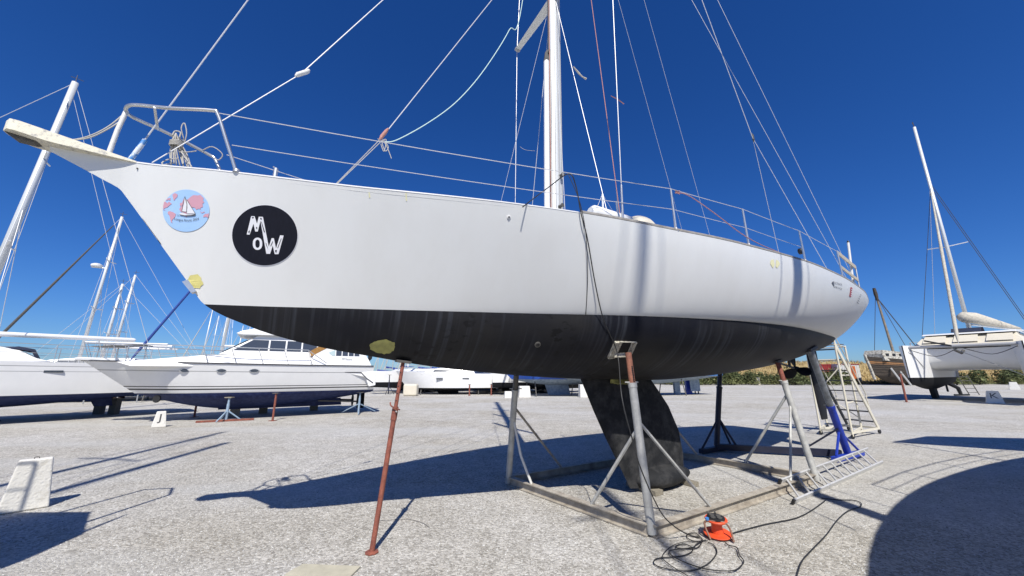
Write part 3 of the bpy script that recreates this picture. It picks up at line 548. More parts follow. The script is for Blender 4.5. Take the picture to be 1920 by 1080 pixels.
fitting(1008, 646, .035, M_DKST, M_BLACK, .6); fitting(954, 407, .02, M_WHITE, M_BLACK, .45); fitting(258, 316, .006, M_DKST, M_BLACK)
def fx_serv(px0, py0, px1, py1, h):
    def f(x, y, W_, out):
        t = x/W_; return hullpx(px0+(px1-px0)*t, py0+(py1-py0)*t-y*h, out)
    return f
text_on_hull('lettering', 'OCTNAVI', fx_serv(1563, 532, 1578, 536, 6), M_DARKGREY, Y0, .005, 1, 1.15); text_on_hull('lettering', 'SERVICE', fx_serv(1563, 539, 1578, 544, 5.5), M_DARKGREY, Y0, .005, 1, 1.25)
decal('logo_mark', [(1559, 530), (1562, 527), (1563, 531), (1564, 538), (1561, 534)], M_DARKGREY, Y0, .005)
lb = decal('red_label', [(1594.5, 538), (1597.8, 540), (1595.5, 557), (1592, 555.5)], M_DRED, Y0, .005)
for k in range(4): decal('lettering', stroke_poly((1594.2-.35*k+.6, 542+3.7*k), (1596.6-.35*k, 543.4+3.7*k), 1.2), M_DWHITE, lb, .008)
for k in range(5): decal('name_mark', stroke_poly((1606+1.6*k, 566-3.4*k), (1609+1.4*k, 570-4.2*k), .8), M_DARKGREY, Y0, .006)

# ================================================================== cradles, props and ladders round the yacht
UPV = V((0, 0, 1))
def ibeam(b, a, c_, h=.115, wd=.085, t=.012):
    a, c_ = V(a), V(c_); z = a[2]
    b.beam(a+UPV*(t/2+.002), c_+UPV*(t/2+.002), wd, t); b.beam(a+UPV*(h/2), c_+UPV*(h/2), t, h-2*t-.004); b.beam(a+UPV*(h-t/2), c_+UPV*(h-t/2), wd, t)
Nn, Ww, Ee = G(1225, 1008), G(953, 908), G(1528, 904); Xx = Ee+(Ww-Nn)
cr = thing('boat_cradle', (Nn+Xx)/2, 'grey steel boat cradle of welded beams with four slanting posts around the keel', 'cradle')
def shrinkends(a, c_, k): d = (c_-a)/np.linalg.norm(c_-a); return a+d*k, c_-d*k
for a, c_, k in ((Nn, Ww, .05), (Nn, Ee, .0), (Ww, Xx, .0), (Ee, Xx, .05)):
    b = MB(); ibeam(b, *shrinkends(a, c_, k)); b.build('base_beam', M_FRAME, cr)
def hull_at(px, py): return hullpx(px, py, .0)
def post(parent, base, top, split, r, m1, m2, r2, name='post', holes=False):
    p = lerp(base, top, split); part_tube(name, [base, p], r, m1, parent, n=14); i = part_tube('inner_tube', [lerp(base, top, split-.02), top], r2, m2, parent, n=12)
    part_tube('collar', [lerp(base, top, split-.015), lerp(base, top, split+.012)], r*1.12, m1, parent, n=14)
    d = (top-base)/np.linalg.norm(top-base); sd = np.cross(d, UPV); sd /= np.linalg.norm(sd)
    part_tube('locking_pin', [p+d*.03-sd*(r+.05), p+d*.03+sd*(r+.035)], .008, M_GALV, parent, n=6)
    if holes:
        fr = -np.cross(sd, d); fr = fr if fr[1] < 0 else -fr
        b = MB()
        for k in range(9):
            q_ = lerp(base, top, split+.02+(1-split-.1)*k/9); b.lathe(q_+fr*(r2-.001), [(.010, 0), (.010, .003)], 10, axis=fr)
        b.build('pin_holes', M_BLACK, i)
    return d
H_ = V((0, 0, .115))
# near-side post carrying the yoke pad
ntop = hullpx(1166, 662, .10)
d = post(cr, Nn+H_*0+V((.0, .03, .02)), ntop, .80, .045, M_GALV, M_RUSTO, .036, holes=True)
part_tube('brace', [lerp(Nn, ntop, .60), lerp(Nn, Ee, .27)+H_], .019, M_GALV, cr, n=6); part_tube('brace', [lerp(Nn, ntop, .56), lerp(Nn, Ww, .33)+H_], .021, M_GALV, cr, n=6)
yk = MB(); A_ = [hullpx(1158, 641, .015), hullpx(1144, 671, .015), hullpx(1188, 642, .015), hullpx(1176, 668, .015)]
for a, c_, wd in ((A_[0], A_[1], .10), (A_[2], A_[3], .055)):
    yk.beam(a, c_, wd, .035, up=np.r_[N2, -.4])
yk.beam(A_[0]+np.r_[N2*.02, 0], A_[2]+np.r_[N2*.02, 0], .014, .014); yk.beam(lerp(A_[0], A_[1], .85)+np.r_[N2*.03, 0], lerp(A_[2], A_[3], .9)+np.r_[N2*.03, 0], .05, .02, up=np.r_[N2, 0]); yk.build('yoke_pad', mat('scuffed_pale_timber', (.50, .47, .38), .85, col2=(.22, .20, .16), scale=30, thr=(.38, .55), bump=.4, bscale=60), cr)
wt = CP(968, 703, -.62)
post(cr, Ww+V((0, 0, .02)), wt, .86, .045, M_GALV, M_DKST, .038)
part_tube('brace', [lerp(Ww, wt, .62), lerp(lerp(Ww, wt, .62), lerp(Ww, Nn, .22)+H_, .55)+V((-.03, 0, -.03)), lerp(Ww, Nn, .22)+H_], .018, M_WTUBE, cr, n=6); part_tube('brace', [lerp(Ww, wt, .72), lerp(Ww, Xx, .27)+H_], .019, M_FRAME, cr, n=6)
xt = W3(-.1, -.85, 1.72)+np.r_[D2*.9, 0]
post(cr, Xx+V((0, 0, .02)), xt, .72, .045, M_GALV, M_DKST, .038)
part_tube('brace', [lerp(Xx, xt, .6), lerp(Xx, Ee, .25)+H_], .019, M_FRAME, cr, n=6)
et = hullpx(1458, 676, -.01)
post(cr, Ee+V((.02, -.02, .02)), et, .80, .048, M_GALV, M_RUST, .037)
part_tube('brace', [lerp(Ee, et, .70), lerp(Ee, Xx, .40)+H_], .021, M_GALV, cr, n=6); part_tube('brace', [lerp(Ee, et, .62), lerp(Ee, Nn, .20)+H_], .018, M_GALV, cr, n=6)
b = MB(); b.box(et+V((0, 0, -.01)), (.16, .10, .03), (np.r_[D2, .15], np.r_[N2, 0], (0, 0, 1))); b.build('pad', M_DKST, cr)
# aft cradle, dark blue
Df, Nb = G(1345, 846), G(1592, 860)
cr2 = thing('boat_cradle', (Df+Nb)/2, 'navy and bright blue steel cradle with two posts under the yacht stern', 'cradle')
b = MB(); b.beam(Df+V((0, 0, .09)), lerp(Df, Nb, .95)+V((0, 0, .09)), .10, .12); b.build('base_beam', M_NAVY, cr2)
dx = np.r_[D2, 0]
for p, m, l_ in ((Df, M_NAVY, .55), (Nb, M_BLUE, .62)):
    b = MB(); b.beam(p-dx*l_+V((0, 0, .05)), p+dx*l_+V((0, 0, .05)), .09, .09); b.build('foot_beam', m, cr2)
dt = CP(1350, 700, -.95)
post(cr2, Df+V((0, 0, .1)), dt, .80, .055, M_NAVY, M_NAVY, .045)
for k in (-1, 1): part_tube('brace', [lerp(Df, dt, .42), Df+dx*k*.5+V((0, 0, .09))], .022, M_NAVY, cr2, n=6)
part_tube('brace', [lerp(Df, dt, .42), lerp(Df, Nb, .16)+V((0, 0, .14))], .022, M_NAVY, cr2, n=6)
bt = hullpx(1520, 654, -.02)
post(cr2, Nb+V((0, 0, .08)), bt, .46, .062, M_BLUE, mat('worn_grey_steel', (.30, .32, .34), .5, metal=.3, col2=(.16, .17, .18), scale=11), .058)
part_tube('brace', [lerp(Nb, bt, .26), Nb-dx*.5+V((0, 0, .1))], .022, M_BLUE, cr2, n=6); part_tube('brace', [lerp(Nb, bt, .26), Nb+dx*.5+V((0, 0, .1))], .022, M_BLUE, cr2, n=6)
b = MB(); b.beam(lerp(Nb, bt, .28), lerp(Nb, Df, .30)+V((0, 0, .15)), .10, .03); b.build('brace', M_NAVY, cr2)
b = MB(); b.box(bt, (.30, .16, .05), (np.r_[D2, .25]/np.linalg.norm(np.r_[D2, .25]), np.r_[N2, 0], (0, 0, 1))); b.build('pad', M_DKST, cr2)
# red prop under the bow
rb = G(697, 1036); rt = CP(756, 676, .05)
rp = thing('steel_prop', rb, 'rusty red telescopic steel prop standing under the yacht bow', 'prop')
post(rp, rb+V((0, 0, .006)), rt-V((0, 0, .02)), .70, .0245, M_RUST, M_RUST, .019)
b = MB(); b.lathe(rb, [(.062, .0), (.062, .008), (.03, .014)], 8); b.build('base_plate', M_RUST, rp)
b = MB(); b.box(rt-V((0, 0, .012)), (.15, .10, .022), (np.r_[D2, -.12], np.r_[N2, 0], (0, 0, 1))); b.build('head_plate', M_DKST, rp)
part_tube('adjusting_nut', [lerp(rb, rt, .66), lerp(rb, rt, .735)], .031, M_RUST, rp, n=10); p = lerp(rb, rt, .73)
part_tube('nut_handle', cat_rom([p+V((-.05, -.02, .05)), p+V((-.03, -.05, .02)), p+V((.02, -.055, .0)), p+V((.05, -.02, -.02))], 5), .007, M_RUST, rp, n=6)
b = MB()
for k in range(5):
    t_ = lerp(rb, rt, .77+.04*k); b.lathe(t_+V((0, -.0188, 0)), [(.006, 0), (.006, .002)], 8, axis=(0, -1, 0))
b.build('pin_holes', M_BLACK, rp)
# timber under the keel
for u, sx, lb_ in ((-.42, .34, 'short grey timber block under the front of the yacht keel'), (.36, .30, 'short grey timber block under the rear of the yacht keel')):
    b = MB(); c0 = W3(u, .0, .0305); b.box(c0, (sx*.45, .52, .06), (np.r_[D2, 0], np.r_[N2, 0], (0, 0, 1))); o = b.build('timber_block', M_WOOD); tag(o, lb_, 'timber')
# aluminium ladder lying against the cradle corner
L0, L1 = G(1488, 946), G(1655, 870); dl = (L1-L0)/np.linalg.norm(L1-L0); Llen = np.linalg.norm(L1-L0)
T0 = G(1462, 903, .15); T1 = T0+dl*Llen*1.01+V((0, 0, .02)); L0 = L0+V((0, 0, .03)); L1 = L1+V((0, 0, .03))
ld = thing('aluminium_ladder', lerp(L0, L1, .5)*V((1, 1, 0)), 'silver aluminium ladder lying on the gravel against the cradle corner', 'ladder')
nrm = np.cross(dl, (T0-L0)); nrm /= np.linalg.norm(nrm)
for a, c_ in ((L0, L1), (T0, T1)):
    b = MB(); b.beam(a, c_, .022, .06, up=nrm); s_ = b.build('rail', M_ALULAD, ld); b = MB(); b.beam(a-dl*.02, a+dl*.03, .028, .066, up=nrm); b.build('rail_cap', M_BLACK, s_)
for k in range(11):
    t_ = .055+.0885*k; part_tube('rung', [lerp(L0, L1, t_), lerp(T0, T1, t_)], .014, M_ALULAD, ld, n=8)
# rolling platform steps
P1, P2, P3, P4, B1 = G(1600, 823), G(1617, 812), G(1540, 815), G(1552, 803), G(1650, 813)
sd_ = thing('platform_steps', (P1+P4)/2, 'cream painted rolling platform steps standing beyond the yacht stern', 'steps')
zt = 2.38
tops = []
def vtop(p, z): return V((p[0], p[1], z))
rs = 1.0
L_B = B1; 
hor = (P1-P3); hor[2] = 0; hor /= np.linalg.norm(hor)             # along the platform
run = B1-P1; run[2] = 0                                            # stair run
BL = P3+run; BR = P1+run
for p, zz, m in ((P1, zt+.35, M_CREAMST), (P3, zt, M_CREAMST), (P2, zt, M_CREAMST), (P4, zt, M_CREAMST)): part_tube('post', [vtop(p, .06), vtop(p, zz)], .024, m, sd_, n=8)
RT, LT = vtop(P1, zt-.02), vtop(P3, zt-.02)
for a, c_, m in ((RT, vtop(BR, .12), M_CREAMST), (LT, vtop(BL, .12), M_DKST)):
    b = MB(); b.beam(a, c_, .03, .085, up=np.cross((c_-a), hor)); b.build('stair_rail', m, sd_)
for k in range(8):
    t_ = .06+.122*k; b = MB(); b.box((lerp(RT, vtop(BR, .12), t_)+lerp(LT, vtop(BL, .12), t_))/2, (np.linalg.norm(P1-P3)-.03, .15, .028), (hor, np.cross(UPV, hor), UPV)); b.build('tread', M_DKST, sd_)
for a, c_ in ((P1, BR), (P3, BL), (P1, P3), (BR, BL), (P1, P2), (P3, P4), (P2, P4)):
    b = MB(); b.beam(vtop(a, .14), vtop(c_, .14), .035, .05); b.build('base_bar', M_CREAMST, sd_)
for a, c_, z0, z1 in ((P1, P2, 1.55, 1.55), (P1, P2, .85, .85), (P3, P1, zt-.03, zt-.03), (P2, P4, zt-.03, zt-.03), (P1, P2, zt-.03, zt-.03), (P3, P4, zt-.03, zt-.03), (P3, P1, 1.95, 1.95)): part_tube('cross_bar', [vtop(a, z0), vtop(c_, z1)], .018, M_CREAMST, sd_, n=6)
b = MB(); b.box(V((*((P1+P2+P3+P4)/4)[:2], zt+.012)), (np.linalg.norm(P1-P3), .5, .02), (hor, np.cross(UPV, hor), UPV)); b.build('platform', M_DKST, sd_)
for a, c_ in ((RT, vtop(BR, .12)), (LT, vtop(BL, .12))):
    h0, h1 = lerp(a, c_, .0)+V((0, 0, .30)), lerp(a, c_, .72)+V((0, 0, .42)); part_tube('handrail', cat_rom([lerp(a, c_, -.02)+V((0, 0, .02)), h0, h0+(c_-a)*.02+V((0, 0, .01)), h1, h1+(c_-a)*.04-V((0, 0, .12)), lerp(a, c_, .82)+V((0, 0, .03))], 4), .013, M_CREAMST, sd_, n=6)
part_tube('brace', [vtop(P3, 1.0), vtop(lerp(P1, BR, .2), 1.9)], .014, M_CREAMST, sd_, n=6); part_tube('brace', [vtop(P4, 1.0), vtop(P2, .4)], .014, M_CREAMST, sd_, n=6)
for p in (P1, P3, BR, BL, P2, P4): b = MB(); b.lathe(vtop(p, .055)-hor*.015, [(.055, 0), (.055, .03)], 12, axis=hor); b.build('caster_wheel', M_BLACK, sd_, smooth=True, auto=40)

# ---- cable reel and cables
rc = G(1346, 1006)
re_ = thing('cable_reel', rc, 'orange cable reel with black socket face standing by the cradle corner', 'cable reel')
tl = V((-.05, -.10, 1)); tl /= np.linalg.norm(tl)
b = MB(); b.lathe(rc+V((0, 0, .025)), [(.125, 0), (.128, .006), (.125, .012), (.05, .014)], 28, axis=tl); b.build('flange', M_ORANGE, re_, smooth=True, auto=40)
b = MB(); b.lathe(rc+V((0, 0, .035)), [(.058, 0), (.050, .06), (.056, .13)], 24, axis=tl); b.build('drum', M_ORANGE, re_, smooth=True, auto=40)
b = MB(); b.lathe(rc+tl*.165, [(.06, -.03), (.10, -.012), (.105, 0), (.10, .008)], 28, axis=tl); b.build('flange', M_ORANGE, re_, smooth=True, auto=40)
b = MB(); b.lathe(rc+tl*.172, [(.083, 0), (.083, .012), (.075, .016)], 24, axis=tl); sf = b.build('socket_face', M_BLACK, re_, smooth=True, auto=40)
for k in range(4):
    a = k*math.pi/2+.5; b = MB(); b.lathe(rc+tl*.187+V((.042*math.cos(a), .042*math.sin(a), 0)), [(.024, 0), (.024, .006), (.018, .007)], 14, axis=tl); b.build('socket_cover', M_DKST, sf, smooth=True, auto=40)
b = MB(); b.lathe(rc+tl*.165+V((-.098, -.02, .0)), [(.018, 0), (.018, .02)], 10, axis=tl); b.build('reset_button', M_BLIGHT, re_)
for dx_, dy_ in ((-.03, .09), (.04, .085)): b = MB(); b.lathe(rc+tl*.17+V((dx_, dy_, .0)), [(.010, 0), (.012, .03), (.006, .04)], 8, axis=tl); b.build('knob', M_DKST, re_)
part_tube('stand_tube', cat_rom([rc+V((-.12, -.09, .01)), rc+V((-.135, -.04, .10)), rc+V((-.125, -.03, .145)), rc+V((-.06, -.075, .165)), rc+V((.03, -.10, .16)), rc+V((.07, -.115, .11)), rc+V((.075, -.15, .01))], 5), .0095, M_BROWN, re_, n=8)
part_tube('stand_tube', [rc+V((-.12, -.09, .012)), rc+V((-.06, .12, .012)), rc+V((.11, .08, .012)), rc+V((.075, -.15, .012))], .008, M_BROWN, re_, n=6)
def gpts(pp, z=.010): return [G(x, y, z) for x, y in pp]
zq = lambda x, y: (1180+x/8, 960+y/8)
c1 = [zq(*p) for p in ((1150, 420), (1000, 440), (900, 410), (855, 360), (900, 320), (1000, 320), (1060, 370), (1095, 420), (1060, 500), (1000, 540), (850, 550), (720, 540), (700, 515), (760, 485), (860, 490), (950, 540), (930, 600), (820, 650), (650, 675), (480, 685), (390, 710), (365, 760), (420, 810), (560, 850), (720, 875), (900, 880), (1040, 850), (1200, 760), (1300, 640), (1310, 570), (1260, 490), (1180, 455))]
c2 = [zq(*p) for p in ((1180, 430), (1000, 435), (800, 455), (640, 510), (530, 600), (495, 680), (540, 740), (650, 820), (780, 900), (900, 970))]
c3 = [zq(*p) for p in ((1100, 425), (1010, 480), (940, 530), (640, 570), (600, 600), (650, 660), (800, 740), (1050, 830), (1250, 870), (1450, 885), (1600, 865), (1700, 780), (1710, 720), (1650, 640), (1610, 530), (1500, 500), (1440, 460))]
o = MB(); o.tube(cat_rom(gpts(c1), 6), .0048, 6); cb = o.build('electric_cable', M_CABLE, smooth=True); tag(cb, 'black electric cable heaped in loops beside the orange reel', 'cable')
o = MB(); o.tube(cat_rom(gpts(c2, .014), 6), .0035, 6); cb = o.build('electric_cable', M_CABLE, smooth=True); tag(cb, 'thin black cable running out of the loops away from the orange reel', 'cable')
o = MB(); o.tube(cat_rom(gpts(c3, .018), 6), .0048, 6); cb = o.build('electric_cable', M_CABLE, smooth=True); tag(cb, 'doubled black cable loop lying in front of the orange reel', 'cable')
o = MB(); o.tube(cat_rom(gpts([(1366, 1002), (1400, 992), (1440, 982), (1490, 972), (1520, 958), (1548, 938)]), 6), .0058, 6); cb = o.build('electric_cable', M_CABLE, smooth=True); tag(cb, 'black cable running from the reel to the aluminium ladder', 'cable')
o = MB(); o.tube(cat_rom(gpts([(1490, 1100), (1496, 1072), (1505, 1050), (1525, 1028), (1550, 1002), (1570, 975), (1590, 958), (1612, 950), (1614, 943), (1600, 938), (1570, 937), (1540, 934)]), 6), .0058, 6); cb = o.build('electric_cable', M_CABLE, smooth=True); tag(cb, 'long black cable curving over open gravel towards the ladder', 'cable')
hang = [CP(980, 388, 1.15), CP(1030, 350, .9), CP(1066, 326, 1.24), hullpx(1074, 352, .05), hullpx(1086, 402, .03), hullpx(1098, 450, .03), hullpx(1112, 530, .03), hullpx(1127, 600, .04), hullpx(1143, 662, .12)]
lowp = [Yd(1166, 745, 3.95), Yd(1186, 825, 3.9), Yd(1202, 880, 3.9), G(1236, 955, .30), G(1262, 985, .16), G(1290, 1002, .02), G(1312, 1008, .012)]
o = MB(); o.tube(cat_rom(hang+lowp, 7), .0065, 6); cb = o.build('electric_cable', M_CABLE, smooth=True); tag(cb, 'black cable hanging from the yacht lifeline down the hull to the reel', 'cable')
o = MB(); o.tube(cat_rom([CP(1066, 328, 1.24), hullpx(1082, 380, .04), hullpx(1096, 440, .02), hullpx(1100, 520, .015), hullpx(1097, 590, .012)], 7), .004, 5); cb = o.build('thin_cord', M_CABLE, smooth=True); tag(cb, 'thin dark cord dangling straight down the white topsides', 'cord')

# ---- concrete markers and board
def taper_block(name, c0, w0, w1, h, dpt0, dpt1, yaw, label, letter=None, lean=0, m=M_CONC):
    t = thing(name, (c0[0], c0[1], 0), label, 'marker'); ax_ = V((math.cos(yaw), math.sin(yaw), 0)); ay = V((-math.sin(yaw), math.cos(yaw), 0)); b = MB(); c0 = V((c0[0], c0[1], 0)); tp = c0+V((0, 0, h))+ay*lean
    vs = [c0-ax_*w0/2-ay*dpt0/2, c0+ax_*w0/2-ay*dpt0/2, c0+ax_*w0/2+ay*dpt0/2, c0-ax_*w0/2+ay*dpt0/2, tp-ax_*w1/2-ay*dpt1/2, tp+ax_*w1/2-ay*dpt1/2, tp+ax_*w1/2+ay*dpt1/2, tp-ax_*w1/2+ay*dpt1/2]
    b.add(vs, [(0, 1, 2, 3), (4, 5, 6, 7), (0, 1, 5, 4), (1, 2, 6, 5), (2, 3, 7, 6), (3, 0, 4, 7)]); o = b.build('block', m, t); bv = o.modifiers.new('b', 'BEVEL'); bv.width = min(.015, h*.03); bv.segments = 2
    e = MB(); e.tube(cat_rom([tp-ax_*.02, tp-ax_*.016+V((0, 0, .018)), tp+ax_*.016+V((0, 0, .018)), tp+ax_*.02], 4), .004, 6); e.build('lifting_eye', M_DKST, t)
    if letter:
        cu = bpy.data.curves.new('t', 'FONT'); cu.body = letter; cu.size = h*.62; cu.align_x = 'CENTER'; cu.align_y = 'CENTER'; to = bpy.data.objects.new('t', cu); COL.objects.link(to); dg = bpy.context.evaluated_depsgraph_get(); me = to.evaluated_get(dg).to_mesh()
        f0 = (vs[0]+vs[1])/2; f1 = (vs[4]+vs[5])/2; ctr = lerp(f0, f1, .60); upd = (f1-f0)/np.linalg.norm(f1-f0); nn = np.cross(ax_, upd); nn = nn if nn@ay < 0 else -nn
        b = MB(); b.add([ctr+ax_*v.co[0]*1.15+upd*v.co[1]+nn*.006 for v in me.vertices], [tuple(p.vertices) for p in me.polygons]); to.evaluated_get(dg).to_mesh_clear(); bpy.data.objects.remove(to); b.build('painted_letter', M_LINE, t)
    return t
pj = (G(278, 802)+G(299, 802))/2
taper_block('row_marker', pj+V((0, .15, 0)),   .34, .21, .46, .20, .13, R(43), 'white tapered concrete marker block painted with a black J', 'J')
pk = (G(1861, 757)+G(1890, 757))/2
taper_block('row_marker', pk+V((0, .2, 0)), .66, .42, .66, .3, .2, R(-48), 'white tapered concrete marker block painted with a black K', 'K')
pm = (G(1897, 731)+G(1909, 731))/2
taper_block('row_marker', pm, .7, .45, .75, .35, .25, R(-48), 'plain white tapered marker block beyond the one painted K', None)
pb = (G(4, 966)+G(72, 952))/2
taper_block('row_marker', pb+V((-.05, .06, 0)), .40, .27, .57, .17, .12, R(49), 'large plain white concrete marker slab close to the shadows of masts', None)
b = MB(); b.prism([G(536, 1078, .0), G(568, 1060, .0), G(676, 1064, .0), G(640, 1100, .0), G(520, 1105, .0)], (0, 0, .012)); o = b.build('board', mat('pale_board', (.50, .47, .36), .8, var=.2, scale=7)); tag(o, 'thin pale board lying flat on the gravel', 'board')
o = MB(); o.tube(cat_rom(gpts([(712, 975), (735, 974), (765, 973), (790, 979), (805, 988)], .006), 5), .0035, 5); cb = o.build('twig', M_DKWOOD); tag(cb, 'thin bent twig on the gravel beside the red prop', 'twig')

# ================================================================== other boats
def wire(parent, a, c_, r=.012, m=M_WIRE, name='stay'): return part_tube(name, [a, c_], r, m, parent, n=5)
def hull_loft(root, L, B, zk, zwl, zsh, bow_rise=.25, stem=.9, rev=.0, tb=.7, bands=None, m_top=M_WHITE, m_bot=M_NAVYAF, kaft=.0, entry=.8, full=.86, NT=26):
    """local frame: x aft from the stem head, y to starboard, z up from the ground. bands: (h0, h1, material, name) of the topsides"""
    bands = bands or [(0, 1, m_top, 'topsides')]
    def bd(t): return B/2*((math.sin(math.pi/2*min(1, t/.55))**entry) if t < .55 else 1-(1-tb)*((t-.55)/.45)**2)
    def zs(t): return zsh+bow_rise*(1-t)**2
    def zb(t): return zk+(zwl-zk)*(((.45-t)/.45)**2.2 if t < .45 else (1-kaft)*((t-.45)/.55)**2)
    def xx(t, z):
        h = (zs(t)-z)/(zs(t)-zwl); return t*L+stem*h*(1-t)**2.5*(1 if h < 1 else 1)+rev*min(h, 1.3)*t**6
    def vv(t, z):
        b_ = bd(t); bw = b_*full*min(1, t/.2+.0)**.5
        if z >= zwl: return bw+(b_-bw)*((z-zwl)/(zs(t)-zwl))**.8
        z0 = zb(t); return bw*sup((z-z0)/max(1e-4, zwl-z0), 1.6)
    ts = [i/(NT-1) for i in range(NT)]; ts = [t**1.25 for t in ts]
    for h0, h1, m, nm in bands:
        b = MB()
        for sg in (1, -1): b.grid([[(xx(t, z), sg*vv(t, z), z) for z in (zwl+(zs(t)-zwl)*h for h in np.linspace(h0, h1, 6))] for t in ts])
        zz = [zwl+(zs(1)-zwl)*h for h in np.linspace(h0, h1, 6)]
        b.grid([[(xx(1, z), -vv(1, z), z) for z in zz], [(xx(1, z), vv(1, z), z) for z in zz]]); b.build(nm, m, root, smooth=True, auto=50)
    b = MB()
    for sg in (1, -1): b.grid([[(xx(t, z), sg*vv(t, z), z) for z in np.linspace(zb(t), zwl, 8)] for t in ts])
    zz = np.linspace(zb(1), zwl, 6); b.grid([[(xx(1, z), -vv(1, z), z) for z in zz], [(xx(1, z), vv(1, z), z) for z in zz]]); b.build('hull_bottom', m_bot, root, smooth=True, auto=50)
    b = MB(); b.grid([[(xx(t, zs(t)), v*vv(t, zs(t))*.985, zs(t)-.03+.06*(1-v*v)) for v in (-1, -.6, 0, .6, 1)] for t in ts]); b.build('deck', M_WHITE, root, smooth=True)
    return dict(bd=bd, zs=zs, zb=zb, xx=xx, vv=vv)
def side_prism(root, name, prof, w0, w1, m, y0=0):   # profile (x, z) closed; half width w0 at the foot, w1 at the top
    zs_ = [p[1] for p in prof]; z0, z1 = min(zs_), max(zs_); f = lambda z: w0+(w1-w0)*((z-z0)/(z1-z0) if z1 > z0 else 0)
    n = len(prof); b = MB(); tri = tessellate_polygon([[Vector((x, z, 0)) for x, z in prof]])
    b.add([(x, y0+f(z), z) for x, z in prof]+[(x, y0-f(z), z) for x, z in prof], [tuple(t) for t in tri]+[tuple(n+i for i in t) for t in tri]+[(i, (i+1) % n, n+(i+1) % n, n+i) for i in range(n)])
    o = b.build(name, m, root); bv = o.modifiers.new('b', 'BEVEL'); bv.width = .03; bv.segments = 2; bv.limit_method = 'ANGLE'; return o
def pane(parent, name, prof, w0, w1, z0, z1, m, out=.012, sides=(1, -1)):
    f = lambda z: w0+(w1-w0)*(z-z0)/(z1-z0)
    for sg in sides:
        b = MB(); n = len(prof); tri = tessellate_polygon([[Vector((x, z, 0)) for x, z in prof]])
        b.add([(x, sg*(f(z)+out), z) for x, z in prof]+[(x, sg*(f(z)-.02), z) for x, z in prof], [tuple(t) for t in tri]+[(i, (i+1) % n, n+(i+1) % n, n+i) for i in range(n)]); b.build(name, m, parent)
def rig(root, xm, z0, h, rake=.03, r=.085, L=10, B=3, zsh=2, spread=2, m=M_ALU, boom=None, bw=M_WIRE, wr=.009, furl=True, boomz=1.0, cover=None):
    top = (xm+rake*h, 0, z0+h); b = MB(); b.tube([(xm, 0, z0), top], [r, r*.8], 10); ms = b.build('mast', m, root, smooth=True)
    for k in range(spread):
        f = (k+1)/(spread+1); zz = z0+h*f; x_ = xm+rake*h*f
        for sg in (1, -1): part_tube('spreader', [(x_, 0, zz), (x_+.12, sg*B*.28*(1-.3*f), zz+.05)], .03, m, ms, n=6)
    for sg in (1, -1):
        wire(ms, (xm+.1, sg*B*.46, zsh), (top[0], 0, top[2]-.2), wr, bw, 'shroud'); wire(ms, (xm+.5, sg*B*.46, zsh), (xm+rake*h*.5, 0, z0+h*.5), wr, bw, 'shroud')
    fr = (.15, 0, zsh+.25)
    if furl: part_tube('furled_genoa', [fr, lerp(fr, top, .06), lerp(fr, top, .5), lerp(fr, top, .93)], [.02, .075, .06, .025], furl if not furl is True else M_SAIL, ms, n=8)
    wire(ms, fr, top, wr, bw, 'forestay'); wire(ms, (L-.1, 0, zsh), top, wr, bw, 'backstay')
    b = MB(); b.tube([top, (top[0], 0, top[2]+.35)], .012, 5); b.tube([(top[0]-.15, 0, top[2]+.2), (top[0]+.2, 0, top[2]+.2)], .012, 5); b.build('wind_vane', M_DKST, ms)
    if boom:
        b = MB(); b.tube([(xm+.1, 0, z0+boomz), (xm+boom, 0, z0+boomz)], .075, 10); bo = b.build('boom', M_WHITE if not cover else M_ALU, root, smooth=True, auto=50)
        if cover: b = MB(); b.tube([(xm+.05, 0, z0+boomz+.3), (xm+.2, 0, z0+boomz+.25), (xm+boom*.5, 0, z0+boomz+.14), (xm+boom, 0, z0+boomz+.06)], [.12, .22, .17, .08], 10, flat=.7, flatdir=(0, 0, 1)); b.build('sail_cover', cover, bo, smooth=True)
    return ms
def fin(root, x0, x1, zt, zb_, m, sweep=.35, th=.09, name='keel'):
    b = MB(); rows = []
    for t in (0, .5, 1):
        a, c_ = x0+sweep*t, x1+sweep*t*.5; z = zt+(zb_-zt)*t
        rows.append([(a, 0, z), (a+(c_-a)*.3, th, z), (a+(c_-a)*.7, th*.7, z), (c_, 0, z), (a+(c_-a)*.7, -th*.7, z), (a+(c_-a)*.3, -th, z), (a, 0, z)])
    b.grid(rows); b.add(rows[-1][:6], [tuple(range(6))]); return b.build(name, m, root, smooth=False)
def rails(root, hl, L, n, h=.55, t0=.04, t1=.96, m=M_STEEL, r=.014):
    for sg in (1, -1):
        pts = []
        for k in range(n):
            t = t0+(t1-t0)*k/(n-1); z = hl['zs'](t); p = V((hl['xx'](t, z), sg*(hl['vv'](t, z)-.05), z)); part_tube('stanchion', [p, p+V((0, 0, h))], r, m, root, n=5); pts.append(p)
        part_tube('guard_rail', [p+V((0, 0, h)) for p in pts], r*.8, m, root, n=5); part_tube('guard_rail', [p+V((0, 0, h*.5)) for p in pts], r*.5, m, root, n=5)
